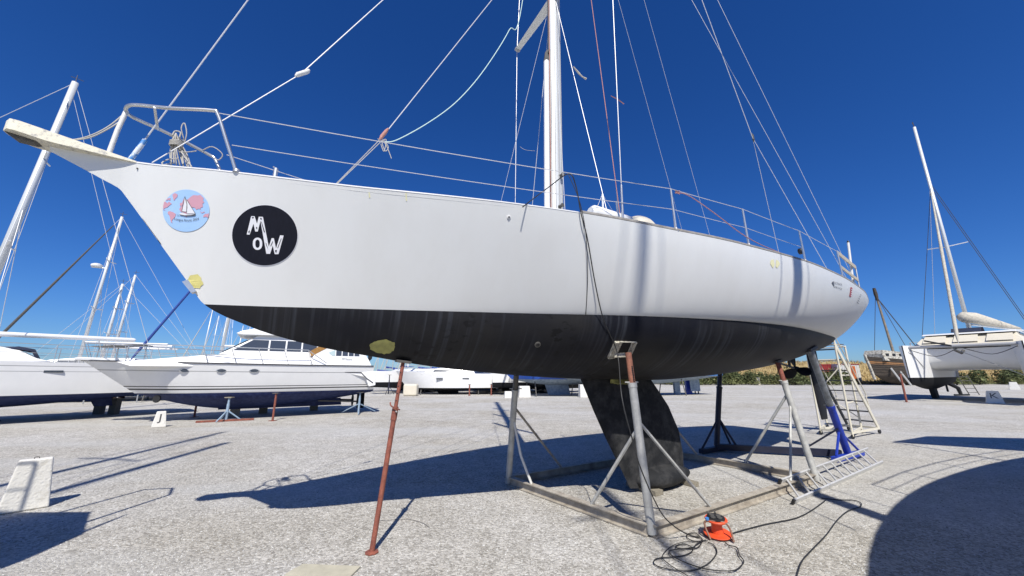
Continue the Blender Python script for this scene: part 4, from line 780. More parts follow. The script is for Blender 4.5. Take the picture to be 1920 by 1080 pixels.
def jack_stand(x, y, h, label, m=M_GALV, yaw=0, foot=True, group=None, inner=None, spread=.42):
    t = thing('jack_stand', (x, y, 0), label, 'jack stand', group); c0 = V((x, y, 0))
    part_tube('post', [c0+V((0, 0, .05)), c0+V((0, 0, h*.72))], .045, m, t, n=8); part_tube('inner_tube', [c0+V((0, 0, h*.7)), c0+V((0, 0, h-.03))], .034, inner or m, t, n=8)
    for k in range(3): a = yaw+k*2.094; part_tube('leg', [c0+V((0, 0, h*.45)), c0+V((spread*math.cos(a), spread*math.sin(a), .03))], .022, m, t, n=5)
    b = MB(); b.box(c0+V((0, 0, h-.015)), (.24, .16, .03)); b.build('pad', M_WOOD, t)
    if foot: b = MB(); b.beam(c0+V((-.8*math.cos(.5), -.8*math.sin(.5), .03)), c0+V((.8*math.cos(.5), .8*math.sin(.5), .03)), .09, .06); b.build('foot_beam', M_RUST, t)
    return t
def prop_post(x, y, h, label, m=M_RUST, r=.035):
    t = thing('steel_prop', (x, y, 0), label, 'prop'); part_tube('post', [(x, y, .01), (x, y, h)], r, m, t, n=8); b = MB(); b.box((x, y, h), (.2, .14, .025)); b.build('head_plate', M_DKST, t); b = MB(); b.box((x, y, .006), (.2, .2, .012)); b.build('base_plate', m, t); return t

# ---- motor yacht on the left
ax0 = V((-13.95, 12.15, 0)); axd = math.atan2(.54, .84)
my = thing('motor_yacht', ax0, 'white motor yacht with navy bottom, raised cabin and dark windows', 'motor yacht', rz=axd)
L_, B_ = 9.6, 3.2
h_ = hull_loft(my, L_, B_, .30, .88, 1.78, bow_rise=.11, stem=1.55, rev=.15, tb=.92, m_bot=M_NAVYAF, kaft=.25, entry=.75, full=.80, bands=[(0, .10, M_WHITE, 'boot_top'), (.10, .15, M_LINE, 'boot_stripe'), (.15, .20, M_WHITE, 'topsides'), (.20, .23, M_LINE, 'boot_stripe'), (.23, .70, M_WHITE, 'topsides'), (.70, .73, M_GTRIM, 'rubbing_strake'), (.73, 1, M_WHITE, 'topsides')])
for sg in (1, -1):
    b = MB(); b.tube([(h_['xx'](t, h_['zs'](t)), sg*(h_['vv'](t, h_['zs'](t))+.005), h_['zs'](t)-.01) for t in np.linspace(0, 1, 24)], .022, 6); b.build('gunwale_strip', M_LINE, my)
    for t in (.30, .42, .53):
        z = 1.58; x_ = h_['xx'](t, z); b = MB(); b.lathe((x_, sg*(h_['vv'](t, z)+.004), z), [(.17, 0), (.15, .015)], 18, axis=(0, sg, 0)); o = b.build('porthole', M_STEEL, my); o.scale = (1, 1, 1)
        for v in o.data.vertices: v.co.z = z+(v.co.z-z)*.42
        b = MB(); b.lathe((x_, sg*(h_['vv'](t, z)+.016), z), [(.135, 0), (.13, .008)], 18, axis=(0, sg, 0)); g_ = b.build('glass', M_DKGLASS, o)
        for v in g_.data.vertices: v.co.z = z+(v.co.z-z)*.36
side_prism(my, 'bow_platform', [(-.12, 1.88), (.9, 1.86), (.9, 1.95), (.0, 1.97), (-.12, 1.95)], .22, .24, M_WHITE)
side_prism(my, 'foredeck_cabin', [(1.2, 1.82), (3.4, 2.06), (4.6, 2.14), (7.2, 2.10), (8.6, 2.05), (8.6, 1.70), (1.6, 1.70)], 1.36, 1.14, M_WHITE)
cab = side_prism(my, 'deckhouse', [(3.9, 2.10), (4.9, 2.66), (5.1, 2.80), (7.6, 2.80), (7.9, 2.55), (8.1, 2.10)], 1.16, .98, M_WHITE)
side_prism(my, 'hardtop', [(4.35, 2.82), (4.55, 2.92), (5.4, 3.14), (7.4, 3.26), (7.8, 3.12), (8.0, 2.84), (4.6, 2.78)], 1.16, 1.05, M_WHITE)
pane(cab, 'window', [(4.35, 2.26), (4.95, 2.63), (5.48, 2.63), (5.48, 2.26)], 1.16, .98, 2.10, 2.80, M_DKGLASS)
for a, c_ in ((5.54, 6.08), (6.14, 6.66), (6.72, 7.25)): pane(cab, 'window', [(a, 2.26), (a, 2.63), (c_, 2.63), (c_, 2.26)], 1.16, .98, 2.10, 2.80, M_DKGLASS)
pane(cab, 'window', [(7.31, 2.26), (7.31, 2.63), (7.5, 2.63), (7.8, 2.30), (7.8, 2.26)], 1.16, .98, 2.10, 2.80, M_DKGLASS)
b = MB(); b.add([(3.98, -.85, 2.16), (3.98, .85, 2.16), (4.80, .8, 2.62), (4.80, -.8, 2.62)], [(0, 1, 2, 3)]); o = b.build('windscreen', M_DKGLASS, cab); o.location = (-.035, 0, .03)
aft = side_prism(my, 'aft_cabin', [(6.95, 1.70), (7.2, 2.22), (7.75, 2.62), (8.6, 2.52), (9.15, 2.38), (9.45, 1.95), (9.72, 1.45), (9.74, 1.05), (9.45, 1.0), (9.3, 1.35), (8.2, 1.55)], 1.56, 1.18, M_WHITE)
af = lambda z: 1.56+(1.18-1.56)*(z-1.0)/(2.62-1.0)
for a, c_ in ((8.02, 8.24), (8.28, 8.50), (8.54, 8.74)): pane(aft, 'window', [(a, 2.14), (a, 2.36), (c_, 2.36), (c_, 2.14)], 1.56, 1.18, 1.0, 2.62, M_DKGLASS)
pane(aft, 'window', [(8.78, 2.14), (8.78, 2.36), (8.92, 2.35), (9.0, 2.14)], 1.56, 1.18, 1.0, 2.62, M_DKGLASS)
pane(aft, 'window', [(7.72, 2.25), (7.98, 2.36), (7.98, 2.14), (7.86, 2.14)], 1.56, 1.18, 1.0, 2.62, mat('pale_glass', (.42, .52, .52), .15))
for sg in (1, -1):
    b = MB(); b.tube([(x, sg*(af(z)+.014), z) for x, z in ((4.0+3.4, 1.72), (7.9, 1.66), (8.35, 1.54), (9.1, 1.52), (9.35, 1.3), (9.62, 1.14))], .02, 5); b.build('moulding', M_LINE, aft)
    b = MB(); b.beam((7.02, sg*1.29, 2.18), (7.75, sg*1.22, 2.60), .03, .20); b.build('teak_stair', M_TEAKV, my)
cu_ = bpy.data.curves.new('t', 'FONT'); cu_.body = '397 Factory'; cu_.size = .12; to_ = bpy.data.objects.new('t', cu_); COL.objects.link(to_); me_ = to_.evaluated_get(bpy.context.evaluated_depsgraph_get()).to_mesh()
b = MB(); b.add([(8.25+v.co[0]*.75, -(af(1.98+v.co[1])+.016), 1.98+v.co[1]) for v in me_.vertices], [tuple(p.vertices) for p in me_.polygons]); bpy.data.objects.remove(to_); b.build('model_lettering', M_DARKGREY, aft)
for sg in (1, -1):
    pts = []
    for k in range(9):
        t = .02+.72*k/8; z = h_['zs'](t); x_ = h_['xx'](t, z); p = V((x_+.02, sg*max(.1, h_['vv'](t, z)-.06), z)); q_ = p+V((-.22, 0, .52)); part_tube('rail_post', [p, q_], .012, M_STEEL, my, n=5); pts.append(q_)
    part_tube('bow_rail', pts+[V((h_['xx'](.8, 1.8), sg*1.45, 1.85))], .015, M_STEEL, my, n=6); part_tube('bow_rail', [p+V((.1, 0, -.26)) for p in pts], .009, M_STEEL, my, n=5)
b = MB(); b.lathe((9.55, -.9, 2.02), [(.05, 0), (.09, .05), (.10, .15), (.09, .22), (.05, .26)], 12); b.tube([(9.55, -.9, 2.02), (9.45, -.9, 1.8)], .025, 6); b.build('stern_lamp', M_BLACK, my)
fin(my, 4.0, 8.6, .55, .28, M_NAVYAF, .1, .08); b = MB(); b.lathe((2.3, -.55, .72), [(.12, 0), (.10, .06)], 14, axis=(0, -1, 0)); b.build('bow_thruster', M_BLACK, my)
for sg in (1, -1):
    part_tube('propeller_shaft', [(7.6, sg*.6, .5), (9.2, sg*.6, .42)], .03, M_DKST, my, n=6); b = MB(); b.lathe((9.2, sg*.6, .42), [(.05, 0), (.26, .03), (.26, .05), (.05, .09)], 10, axis=(1, 0, 0)); b.build('propeller', M_BLKAF, my); fin(my, 9.3, 9.65, .72, .12, M_BLKAF, .03, .03, 'rudder')
my.scale = (.915, 1, 1.07)
p = G(423, 790); jack_stand(p[0], p[1], .80, 'pale blue jack stand on a rusty foot beam under the motor yacht bow', mat('pale_blue_steel', (.30, .40, .50), .5, var=.2, scale=9), .5)
p = G(672, 775); jack_stand(p[0], p[1], .85, 'pale blue jack stand without foot beam under the motor yacht stern', MATS['pale_blue_steel'], .9, False, spread=.75)
p = G(511, 789); prop_post(p[0], p[1], .92, 'thin red prop under the middle of the motor yacht')
p = G(364, 782); prop_post(p[0], p[1], .58, 'short rusty prop under the motor yacht forefoot', M_RUST)
for k, (px, py) in enumerate(((440, 789), (498, 781), (600, 775))):
    p = G(px, py)+V((-.9, 1.2, 0)); b = MB(); b.box((p[0], p[1], .14), (.3, .3, .28), ((math.cos(axd), math.sin(axd), 0), (-math.sin(axd), math.cos(axd), 0), (0, 0, 1))); o = b.build('keel_block', M_WOOD); tag(o, 'dark timber block under the motor yacht keel', 'timber', 'keel blocks under the motor yacht')

# ---- yacht at the far left
sx, sy = -14.9, 15.75; ayaw = math.atan2(.75, .66)
st0 = V((sx, sy, 0)); L2 = 10.4; bow0 = st0-V((math.cos(ayaw), math.sin(ayaw), 0))*L2
ly = thing('cruising_yacht', bow0, 'white cruising yacht with navy bottom and long white boom beside the motor yacht', 'sailboat', rz=ayaw)
h2 = hull_loft(ly, L2, 3.3, .42, .90, 1.95, bow_rise=.25, stem=1.0, rev=1.1, tb=.62, m_bot=M_NAVYAF, kaft=-.05, full=.9, bands=[(0, .70, M_WHITE, 'topsides'), (.70, .72, M_GTRIM, 'rubbing_strake'), (.72, .86, M_WHITE, 'topsides'), (.86, .885, M_GTRIM, 'stripe'), (.885, 1, M_WHITE, 'topsides')])
side_prism(ly, 'coachroof', [(2.6, 1.95), (3.3, 2.25), (4.2, 2.42), (6.4, 2.48), (6.9, 2.35), (7.3, 2.1), (7.7, 1.98)], 1.2, .95, M_WHITE)
pane(ly, 'window', [(3.6, 2.08), (3.8, 2.3), (6.0, 2.36), (6.1, 2.08)], 1.2, .95, 1.95, 2.48, M_CREAM)
b = MB(); rows = []
for x, z in ((6.45, 2.3), (6.55, 2.48), (6.8, 2.52), (7.15, 2.44), (7.3, 2.15)): rows.append([(x, y, z-.12*(y/1.0)**2) for y in np.linspace(-1.0, 1.0, 9)])
b.grid(rows); b.build('sprayhood', M_CANVAS, ly, smooth=True)
for t in (.55, .74):
    for sg in (1, -1): b = MB(); x_ = h2['xx'](t, 1.66); b.box((x_, sg*(h2['vv'](t, 1.66)+.0), 1.66), (.42, .05, .07)); b.build('portlight', M_DKGLASS, ly)
for x_, z in ((8.9, 1.6), (9.25, 1.6)): b = MB(); b.box((x_, -(h2['vv'](.88, z)+.01), z), (.2, .06, .05)); b.build('fairlead', M_STEEL, ly)
for x_, z in ((9.0, 1.35), (9.3, 1.36), (9.05, 1.48)): b = MB(); b.lathe((x_, -(h2['vv'](.9, z)), z), [(.035, 0), (.03, .02)], 10, axis=(0, -1, 0)); b.build('skin_fitting', M_BLACK, ly)
rig(ly, 5.7, 2.45, 10.6, rake=.05, r=.125, L=L2, B=3.2, zsh=2.0, spread=2, boom=None, wr=.010, furl=False)
b = MB(); b.tube([(5.8, 0, 2.92), (9.55, 0, 2.92), (9.62, 0, 2.92)], [.085, .085, .05], 12); bo = b.build('boom', M_WHITE, ly, smooth=True, auto=50); wire(bo, (9.5, 0, 2.95), (6.15, 0, 12.8), .008, M_WIRE, 'topping_lift'); wire(bo, (8.6, 0, 2.9), (8.9, 0, 2.0), .012, M_ROPE, 'mainsheet')
rails(ly, h2, L2, 9, .58, .05, .97)
fin(ly, 3.5, 6.6, .5, .03, M_NAVYAF, .55, .12); fin(ly, 8.7, 9.3, .75, .38, M_NAVYAF, .2, .05, 'rudder')
for px in (184, 212):
    p = G(px, 777); b = MB(); b.box((p[0], p[1], .32), (.26, .22, .62)); o = b.build('keel_block', M_DKST); tag(o, 'tall dark support block under the stern of the white cruising yacht', 'block', 'support blocks under the left yacht')
p = G(199, 773); o = MB(); o.lathe((p[0]-.1, p[1]+.4, 0), [(.16, 0), (.18, .1), (.18, .5), (.1, .56)], 14); o = o.build('plastic_drum', mat('cream_plastic', (.62, .52, .34), .5, col2=(.55, .28, .12), scale=4), smooth=True, auto=40); tag(o, 'cream plastic drum standing between the dark support blocks', 'drum')

# ---- catamaran on the right
ca = R(32); cb0 = V((23.4, 22.3, 0)); cat = thing('catamaran', cb0, 'white catamaran with black bottoms, cream cabin and furled mainsail', 'catamaran', rz=ca)
Lc, Bc = 9.6, 4.3                                  # local: x aft, y to starboard side (-y is towards the camera)
for yo in (0, -Bc):
    rows_t, rows_b = [], []
    bt, bb = MB(), MB()
    for sg in (1, -1):
        rt_, rb_ = [], []
        for t in np.linspace(0, 1, 16):
            wd = .66*min(1, math.sin(math.pi/2*min(1, t/.4))**.7+.04)*(1-.15*t); zb_ = .85-.28*math.sin(math.pi*min(1, t*1.1))+.15*(1-t)**4
            x_ = t*Lc
            rt_.append([(x_+.12*(1-t)**3*(3.22-z)/2, yo+sg*wd*(.72+.28*(z-1.35)/1.87), z) for z in np.linspace(1.35, 3.22-.08*t, 8)])
            rb_.append([(x_+.12*(1-t)**3*(3.22-z)/2, yo+sg*wd*.72*sup((z-zb_)/(1.35-zb_), 1.7), z) for z in np.linspace(zb_, 1.35, 7)])
        bt.grid(rt_); bb.grid(rb_)
    bt.grid([[(Lc, yo-.55, z) for z in (1.35, 3.14)], [(Lc, yo+.55, z) for z in (1.35, 3.14)]])
    bt.build('hull_topsides', M_WHITE, cat, smooth=True, auto=50); bb.build('hull_bottom', M_BLKAF, cat, smooth=True, auto=50)
    b = MB(); b.grid([[(t*Lc, yo+v*.66*min(1, math.sin(math.pi/2*min(1, t/.4))**.7+.04)*(1-.15*t), 3.215-.08*t) for v in (-1, 0, 1)] for t in np.linspace(0, 1, 16)]); b.build('hull_deck', M_WHITE, cat, smooth=True)
    k_ = fin(cat, 3.4, 5.6, 1.0, .04, M_BLKAF, .5, .12); k_.location.y += yo
    k_ = fin(cat, 8.2, 8.7, 1.1, .35, M_BLKAF, .1, .05, 'rudder'); k_.location.y += yo
b = MB(); b.tube([(.45, .1, 3.10), (.45, -Bc-.1, 3.10)], .09, 10); b.build('front_crossbeam', M_GTRIM, cat, smooth=True, auto=50)
b = MB(); rows = []
for x, z in ((2.7, 3.05), (2.75, 2.4), (3.1, 1.98), (4.0, 1.85), (9.4, 1.85), (9.4, 3.05)): rows.append([(x+.5*(2*abs(y/-Bc-.5))**2*(1 if x < 4 else 0)*-1, y, z-.15*(2*abs(y/-Bc-.5))**3*(1 if z < 2.6 else 0)) for y in np.linspace(0, -Bc, 11)])
b.grid(rows); b.build('bridge_deck', M_WHITE, cat, smooth=True, auto=60)
side_prism(cat, 'cabin', [(2.3, 3.15), (3.2, 3.72), (3.9, 3.95), (7.6, 4.05), (9.0, 3.85), (9.2, 3.15)], Bc/2+.05, Bc/2-.45, M_CREAM, -Bc/2)
side_prism(cat, 'cabin_roof', [(3.2, 3.92), (3.5, 4.02), (7.6, 4.13), (9.2, 3.98), (9.2, 3.90), (7.6, 4.04)], Bc/2-.3, Bc/2-.38, M_WHITE, -Bc/2)
for y in (-.9, -2.15, -3.4):
    b = MB(); b.add([(2.62, y-.5, 3.38), (2.62, y+.5, 3.38), (3.28, y+.45, 3.80), (3.28, y-.45, 3.80)], [(0, 1, 2, 3)]); o = b.build('windscreen', M_CREAM, cat); o.location = (-.03, 0, .05)
b = MB(); b.box((5.6, -Bc+.26, 3.86), (3.6, .04, .10)); b.build('window', M_DKGLASS, cat)
rgc = MB(); rgc.tube([(4.9, -Bc/2, 4.02), (5.5, -Bc/2, 19.0)], [.13, .10], 12, flat=.8); cm = rgc.build('mast', M_ALU, cat, smooth=True)
part_tube('furled_jib', [(.5, -Bc/2, 3.35), (.65, -Bc/2, 3.8), (3.0, -Bc/2, 9.2), (4.95, -Bc/2, 13.7)], [.03, .085, .075, .03], M_SAIL, cm, n=8); wire(cm, (.45, -Bc/2, 3.1), (5.3, -Bc/2, 14.3), .012, M_WIRE, 'forestay')
for yo in (.25, -Bc-.25): wire(cm, (5.6, yo, 3.2), (5.35, -Bc/2, 14.2), .016, M_LINE, 'shroud')
wire(cm, (9.0, .2, 3.1), (5.4, -Bc/2, 14.6), .012, M_WIRE, 'shroud'); wire(cm, (9.0, -Bc-.2, 3.1), (5.4, -Bc/2, 14.6), .016, M_LINE, 'shroud'); b = MB(); b.tube([(5.5, -Bc/2, 19.0), (5.4, -Bc/2, 19.4)], .02, 5); b.tube([(5.1, -Bc/2, 19.2), (5.6, -Bc/2, 19.15)], .02, 5); b.build('wind_vane', M_DKST, cm)
for yo in (.9, -.9): part_tube('spreader', [(5.15, -Bc/2, 9.8), (5.35, -Bc/2+yo, 9.9)], .03, M_ALU, cm, n=6)
b = MB(); b.tube([(4.55, -Bc/2+.25, 5.0), (4.7, -Bc/2+.1, 5.05), (5.1, -Bc/2-.3, 4.97), (5.7, -Bc/2-.8, 4.72), (6.4, -Bc/2-1.4, 4.42), (6.8, -Bc/2-1.75, 4.26)], [.2, .34, .36, .27, .16, .08], 14, flat=.8, flatdir=(0, 0, 1)); b.build('furled_mainsail', M_SAIL, cat, smooth=True)
part_tube('boom', [(5.0, -Bc/2-.1, 4.58), (7.0, -Bc/2-1.95, 4.12)], .06, M_ALU, cat)
b = MB(); b.grid([[(x, y, z) for y in (-Bc/2-.6, -Bc/2, -Bc/2+.6)] for x, z in ((3.5, 4.05), (3.8, 4.3), (4.4, 4.34), (4.7, 4.1))]); b.build('sprayhood', M_CANVAS, cat)
b = MB(); b.tube(cat_rom([(.5, -.2, 2.95), (.5, -1.2, 2.55), (.5, -2.1, 3.0)], 6)+cat_rom([(.5, -2.2, 3.0), (.5, -3.2, 2.6), (.5, -4.1, 2.98)], 6), .02, 5); b.build('trampoline_line', M_LINE, cat)
wire(cat, (.3, -.2, 2.9), (1.6, -.42, 1.9), .02, M_GTRIM, 'bridle'); wire(cat, (.45, -1.7, 3.1), (.9, -Bc+.3, 1.5), .02, M_ROPE, 'bridle'); part_tube('anchor_roller', [(.2, -2.0, 2.85), (.6, -2.15, 2.7), (.9, -2.2, 2.85)], .07, M_DKST, cat, n=6); part_tube('boarding_plank', [(.3, -.9, 3.45), (.4, -1.9, 3.1)], .05, M_BLACK, cat, n=5)
p = G(1700, 754); prop_post(p[0], p[1], 1.6, 'tall thin red prop under the catamaran bow', M_RUST, .05)
def little_ladder(p, w_, h, lean, label):
    t = thing('boarding_ladder', (p[0], p[1], 0), label, 'ladder'); a = V((p[0], p[1], .02)); c_ = a+V((w_, 0, 0)); up = V((-lean, 0, h))
    for q_ in (a, c_): part_tube('rail', [q_, q_+up], .03, M_DKST, t, n=5)
    for k in range(5): part_tube('rung', [lerp(a, a+up, .12+.19*k), lerp(c_, c_+up, .12+.19*k)], .022, M_DKST, t, n=5)
little_ladder(G(1818, 741), .75, 1.5, .55, 'dark boarding ladder leaning under the catamaran bridge deck')
# outboard leg and anchor lumber under the catamaran
ob_ = thing('outboard_leg', G(1800, 742), 'black outboard drive leg hanging under the catamaran', 'outboard'); q0 = G(1800, 742)
part_tube('drive_leg', [q0+V((-1.0, .2, 1.35)), q0+V((-.6, .1, .95)), q0+V((0, 0, .55)), q0+V((.1, 0, .1))], [.1, .16, .13, .1], M_BLACK, ob_, n=8); part_tube('skeg', [q0+V((-.4, 0, .06)), q0+V((.7, 0, .07))], .06, M_BLACK, ob_, n=6)

# ---- old wooden boat and containers
wr = thing('wooden_wreck', (49.3, 52.2, 0), 'derelict weathered wooden fishing boat with bare orange plank and leaning mast', 'wooden boat', rz=R(12))
hw = hull_loft(wr, 11.5, 4.2, .05, 1.5, 3.1, bow_rise=.75, stem=.8, rev=-.1, tb=.6, m_bot=M_WRECK, kaft=.4, bands=[(0, .60, M_WRECK, 'planking'), (.60, .76, M_WRECKO, 'bare_planks'), (.76, 1, M_WRECK, 'bulwark')])
for sg in (1, -1):
    for h in (.15, .3, .45, .55, .66, .78, .9, 1.0): b = MB(); b.tube([(hw['xx'](t, z), sg*(hw['vv'](t, z)+.0), z) for t, z in ((t, 1.5+(hw['zs'](t)-1.5)*h) for t in np.linspace(.0, 1, 14))], .05, 4); b.build('plank_edge', M_WRECK, wr)
b = MB(); b.beam((.85, 0, .8), (.0, 0, 4.1), .22, .3); b.build('stem_post', M_WRECKG, wr)
side_prism(wr, 'wheelhouse', [(1.6, 3.3), (1.4, 4.2), (1.7, 4.75), (5.2, 4.5), (6.8, 4.35), (6.9, 3.1)], 1.3, 1.1, M_WRECKG)
for x_ in (2.2, 3.4, 4.6): b = MB(); b.box((x_, -1.2, 4.1), (.5, .1, .34)); b.build('window', M_BLACK, wr)
mw = part_tube('mast', [(5.4, 0, 3.6), (4.4, 0, 13.8)], [.17, .12], M_SPAR, wr, n=8); part_tube('mast_wrap', [(4.58, 0, 12.0), (4.48, 0, 13.0), (4.4, 0, 13.9)], [.15, .24, .18], M_WRECK, mw, n=7)
wire(mw, (4.5, 0, 12.6), (10.5, -.5, 3.4), .06, M_LINE, 'stay'); wire(mw, (4.45, 0, 13.0), (5.6, -1.9, 3.4), .035, M_LINE, 'stay'); wire(mw, (4.45, 0, 13.0), (4.3, 1.9, 3.4), .035, M_LINE, 'stay')
part_tube('gallows', [(9.4, -.8, 3.1), (9.4, -.8, 6.0), (9.9, .6, 6.0), (9.9, .6, 3.1)], .07, M_WTUBE, wr, n=6)
for k, x_ in enumerate((2.6, 3.8, 6.2)):
    part_tube('shore_prop', [(x_, -2.1, .0), (x_-.3, -1.2, 2.3)], .11, M_GALV, wr, n=6)
def container(p, l_, d_, h, yaw, m, m2, label, doors):
    t = thing('shipping_container', (p[0], p[1], 0), label, 'container', rz=yaw); b = MB(); b.box((0, 0, h/2), (l_, d_, h)); b.build('shell', m, t)
    for k in range(int(l_/.28)): b = MB(); b.box((-l_/2+.16+.28*k, -d_/2-.02, h/2), (.13, .05, h*.9)); b.build('rib', m, t)
    b = MB(); b.box((0, -d_/2-.01, h-.06), (l_+.02, .1, .12)); b.build('top_rail', m2, t); b = MB(); b.box((0, -d_/2-.01, .07), (l_+.02, .1, .14)); b.build('bottom_rail', M_DKST, t)
    if doors: b = MB(); b.box((l_*.12, -d_/2-.05, h*.46), (l_*.34, .06, h*.86)); dd = b.build('door', M_CORANGE, t); b = MB(); b.box((l_*.12, -d_/2-.09, h*.46), (.05, .05, h*.8)); b.build('door_bar', M_DKST, dd)
p = G(1553, 719.5); container(p, 3.2, 2.4, 3.0, R(-8), M_CRED, M_CRED, 'dark red ribbed shipping container at the edge of the yard', False)
p = G(1586, 720); container(p, 3.0, 2.4, 3.0, R(-8), M_CWHITE, M_CRED, 'white shipping container with orange door next to the red one', True)

# ---- boats across the middle of the yard
def mono(name, label, loc, yaw, L, B, zk, zwl, zsh, m_bot, bands=None, mast=12, keel=True, cabin=True, cover=None, canopy=None, group=None, furl=True, posts=(.25, .75), boomy=True, mastr=.09, **k):
    t = thing(name, (loc[0], loc[1], 0), label, 'sailboat', group, rz=yaw); h = hull_loft(t, L, B, zk, zwl, zsh, m_bot=m_bot, bands=bands, NT=18, **k)
    if cabin:
        c0 = side_prism(t, 'coachroof', [(L*.24, zsh), (L*.32, zsh+.34), (L*.42, zsh+.46), (L*.66, zsh+.48), (L*.70, zsh+.3), (L*.72, zsh)], B*.36, B*.29, M_WHITE)
        pane(c0, 'window', [(L*.34, zsh+.16), (L*.36, zsh+.32), (L*.60, zsh+.36), (L*.62, zsh+.18)], B*.36, B*.29, zsh, zsh+.48, M_DKGLASS)
    if canopy: b = MB(); b.grid([[(L*x, y*B*.33, zsh+z-.15*y*y) for y in np.linspace(-1, 1, 7)] for x, z in ((.66, .5), (.68, .95), (.74, 1.05), (.86, 1.0))]); b.build('canopy', canopy, t, smooth=True)
    if mast: rig(t, L*.40, zsh+.4, mast, r=mastr, L=L, B=B, zsh=zsh, spread=2, boom=L*.38 if boomy else None, cover=cover, wr=.010, furl=furl)
    if keel: fin(t, L*.36, L*.56, zk+.12, .03, m_bot, .3, .1); fin(t, L*.86, L*.92, zwl-.1, max(.25, zk-.8), m_bot, .05, .05, 'rudder')
    for x_ in posts:
        for sg in (1, -1): part_tube('cradle_post', [(L*x_, sg*B*.45, .02), (L*x_, sg*B*.34, zwl-.15)], .04, M_DKST, t, n=5)
    return t, h
t, h = mono('cruising_yacht', 'white yacht with tinted cabin window and blue sail cover behind the motor yacht stern', (-9.3, 30.2), R(6), 8.8, 3.1, .25, .5, 1.55, M_BLKAF, mast=10.5, cover=M_CANVASB, rev=.5, full=.92, canopy=M_CANVASB)
rails(t, h, 8.8, 7, .5, .06, .95)
for x_ in (3.6, 5.6): b = MB(); b.box((x_, -1.45, 1.2), (.5, .12, .09)); b.build('portlight', M_DKGLASS, t)
def small_cat(loc, yaw, L, Bm, label, logo=False):
    t = thing('catamaran', (loc[0], loc[1], 0), label, 'catamaran', rz=yaw)
    for yo in (Bm/2, -Bm/2):
        bt, bb = MB(), MB()
        for sg in (1, -1):
            bt.grid([[(x*L, yo+sg*.62*min(1, (x/.3)**.6+.05)*(.7+.3*(z-1.2)/1.15), z) for z in np.linspace(1.2, 2.35, 6)] for x in np.linspace(0, 1, 10)]); bb.grid([[(x*L, yo+sg*.62*min(1, (x/.3)**.6+.05)*.7*f, .45+.75*f**2+.3*(1-min(1, x*3))*(1-f)) for f in np.linspace(0, 1, 5)] for x in np.linspace(0, 1, 10)])
        bt.build('hull_topsides', M_WHITE, t, smooth=True, auto=50); bb.build('hull_bottom', M_BLKAF, t, smooth=True); k_ = fin(t, L*.4, L*.6, .6, .03, M_BLKAF, .2, .1); k_.location.y += yo
    b = MB(); b.box((L*.62, 0, 1.75), (L*.7, Bm, .9)); b.build('bridge_deck', M_WHITE, t); b = MB(); b.tube([(.3, -Bm/2, 2.28), (.3, Bm/2, 2.28)], .07, 8); b.build('front_crossbeam', M_GTRIM, t)
    side_prism(t, 'cabin', [(L*.30, 2.2), (L*.36, 2.62), (L*.8, 2.66), (L*.9, 2.2)], Bm/2, Bm/2-.4, M_WHITE); part_tube('mast', [(L*.42, 0, 2.9), (L*.45, 0, 14)], .10, M_ALU, t, n=8)
    t.scale = (1, 1, .76)
    if logo:
        for pl_ in ([(.9, 1.3), (1.05, 2.1), (1.1, 1.3)], [(1.14, 1.3), (1.1, 1.95), (1.45, 1.3)], [(.75, 1.2), (1.6, 1.16), (1.5, 1.22)]): b = MB(); b.add([(x*1.0+.3, -Bm/2-.62*min(1, ((x+.3)/L/.3)**.6+.05)*(.7+.3*(z-.9)/1.4)-.012, z) for x, z in pl_], [(0, 1, 2)]); b.build('logo_mark', M_GTRIM, t)
    return t
small_cat((-5.7, 33.0), R(35), 9.5, 4.2, 'white catamaran with black bottoms behind the red prop'); small_cat((-2.6, 31.0), R(30), 9.5, 4.4, 'white catamaran with a small grey sail mark on its bow', True)
small_cat((-12.5, 31.8), R(35), 9.0, 4.2, 'white catamaran half hidden by the motor yacht stern')
mono('racing_yacht', 'white yacht with broad blue stripe and grey bottom beyond the cradle post', (-.9, 27.6), R(14), 9.5, 2.9, .75, 1.18, 1.78, M_GREYAF, bands=[(0, .62, M_BSTRIPE, 'stripe'), (.62, 1, M_WHITE, 'topsides')], mast=11, cabin=True)
mono('racing_yacht', 'long yacht with sky blue topsides and faded grey blue bottom behind the keel', (1.2, 26.2), R(15), 15.2, 3.4, .74, 1.42, 1.64, M_GREYAF, bands=[(0, 1, M_BLIGHT, 'topsides')], mast=14, cabin=True, stem=1.4, kaft=.1, full=.92)
for px, py, w_, h in ((955, 746, .55, .42), (983, 745, .62, .75)):
    p = G(px, py); taper_block('concrete_block', p, w_*1.3, w_*1.1, h, .6, .5, R(8), 'low white concrete block standing behind the cradle post' if h < .5 else 'taller white concrete block standing behind the cradle post', None)
p = G(1093, 745); taper_block('concrete_block', p, .5, .45, .85, .5, .4, R(8), 'white concrete block just in front of the keel edge', None)
p = G(728, 740); jack_stand(p[0], p[1], 1.5, 'navy tripod stand beside the white yacht with blue sail cover', M_NAVY, .3, False)
b = MB(); p = G(770, 742); b.box((p[0], p[1], .42), (1.0, .7, .84)); o = b.build('plastic_tank', M_CREAM); bv = o.modifiers.new('b', 'BEVEL'); bv.width = .12; bv.segments = 3; tag(o, 'cream plastic tank standing beside the navy tripod stand', 'tank')
for px, py, lb_ in ((880, 742, 'thin red prop under the nearer white catamaran hull'), (921, 741, 'thin red prop left of the white concrete blocks')): p = G(px, py); prop_post(p[0], p[1], .8, lb_, M_RUST, .05)
for px, py, lb_, m in ((1270, 740, 'pale blue support post under the long blue yacht', M_GREYAF), (1292, 739, 'bright blue support post under the long blue yacht stern', M_BLUE)): p = G(px, py); b = MB(); b.box((p[0], p[1], .55), (.42, .3, 1.1)); o = b.build('support_post', m); tag(o, lb_, 'post')
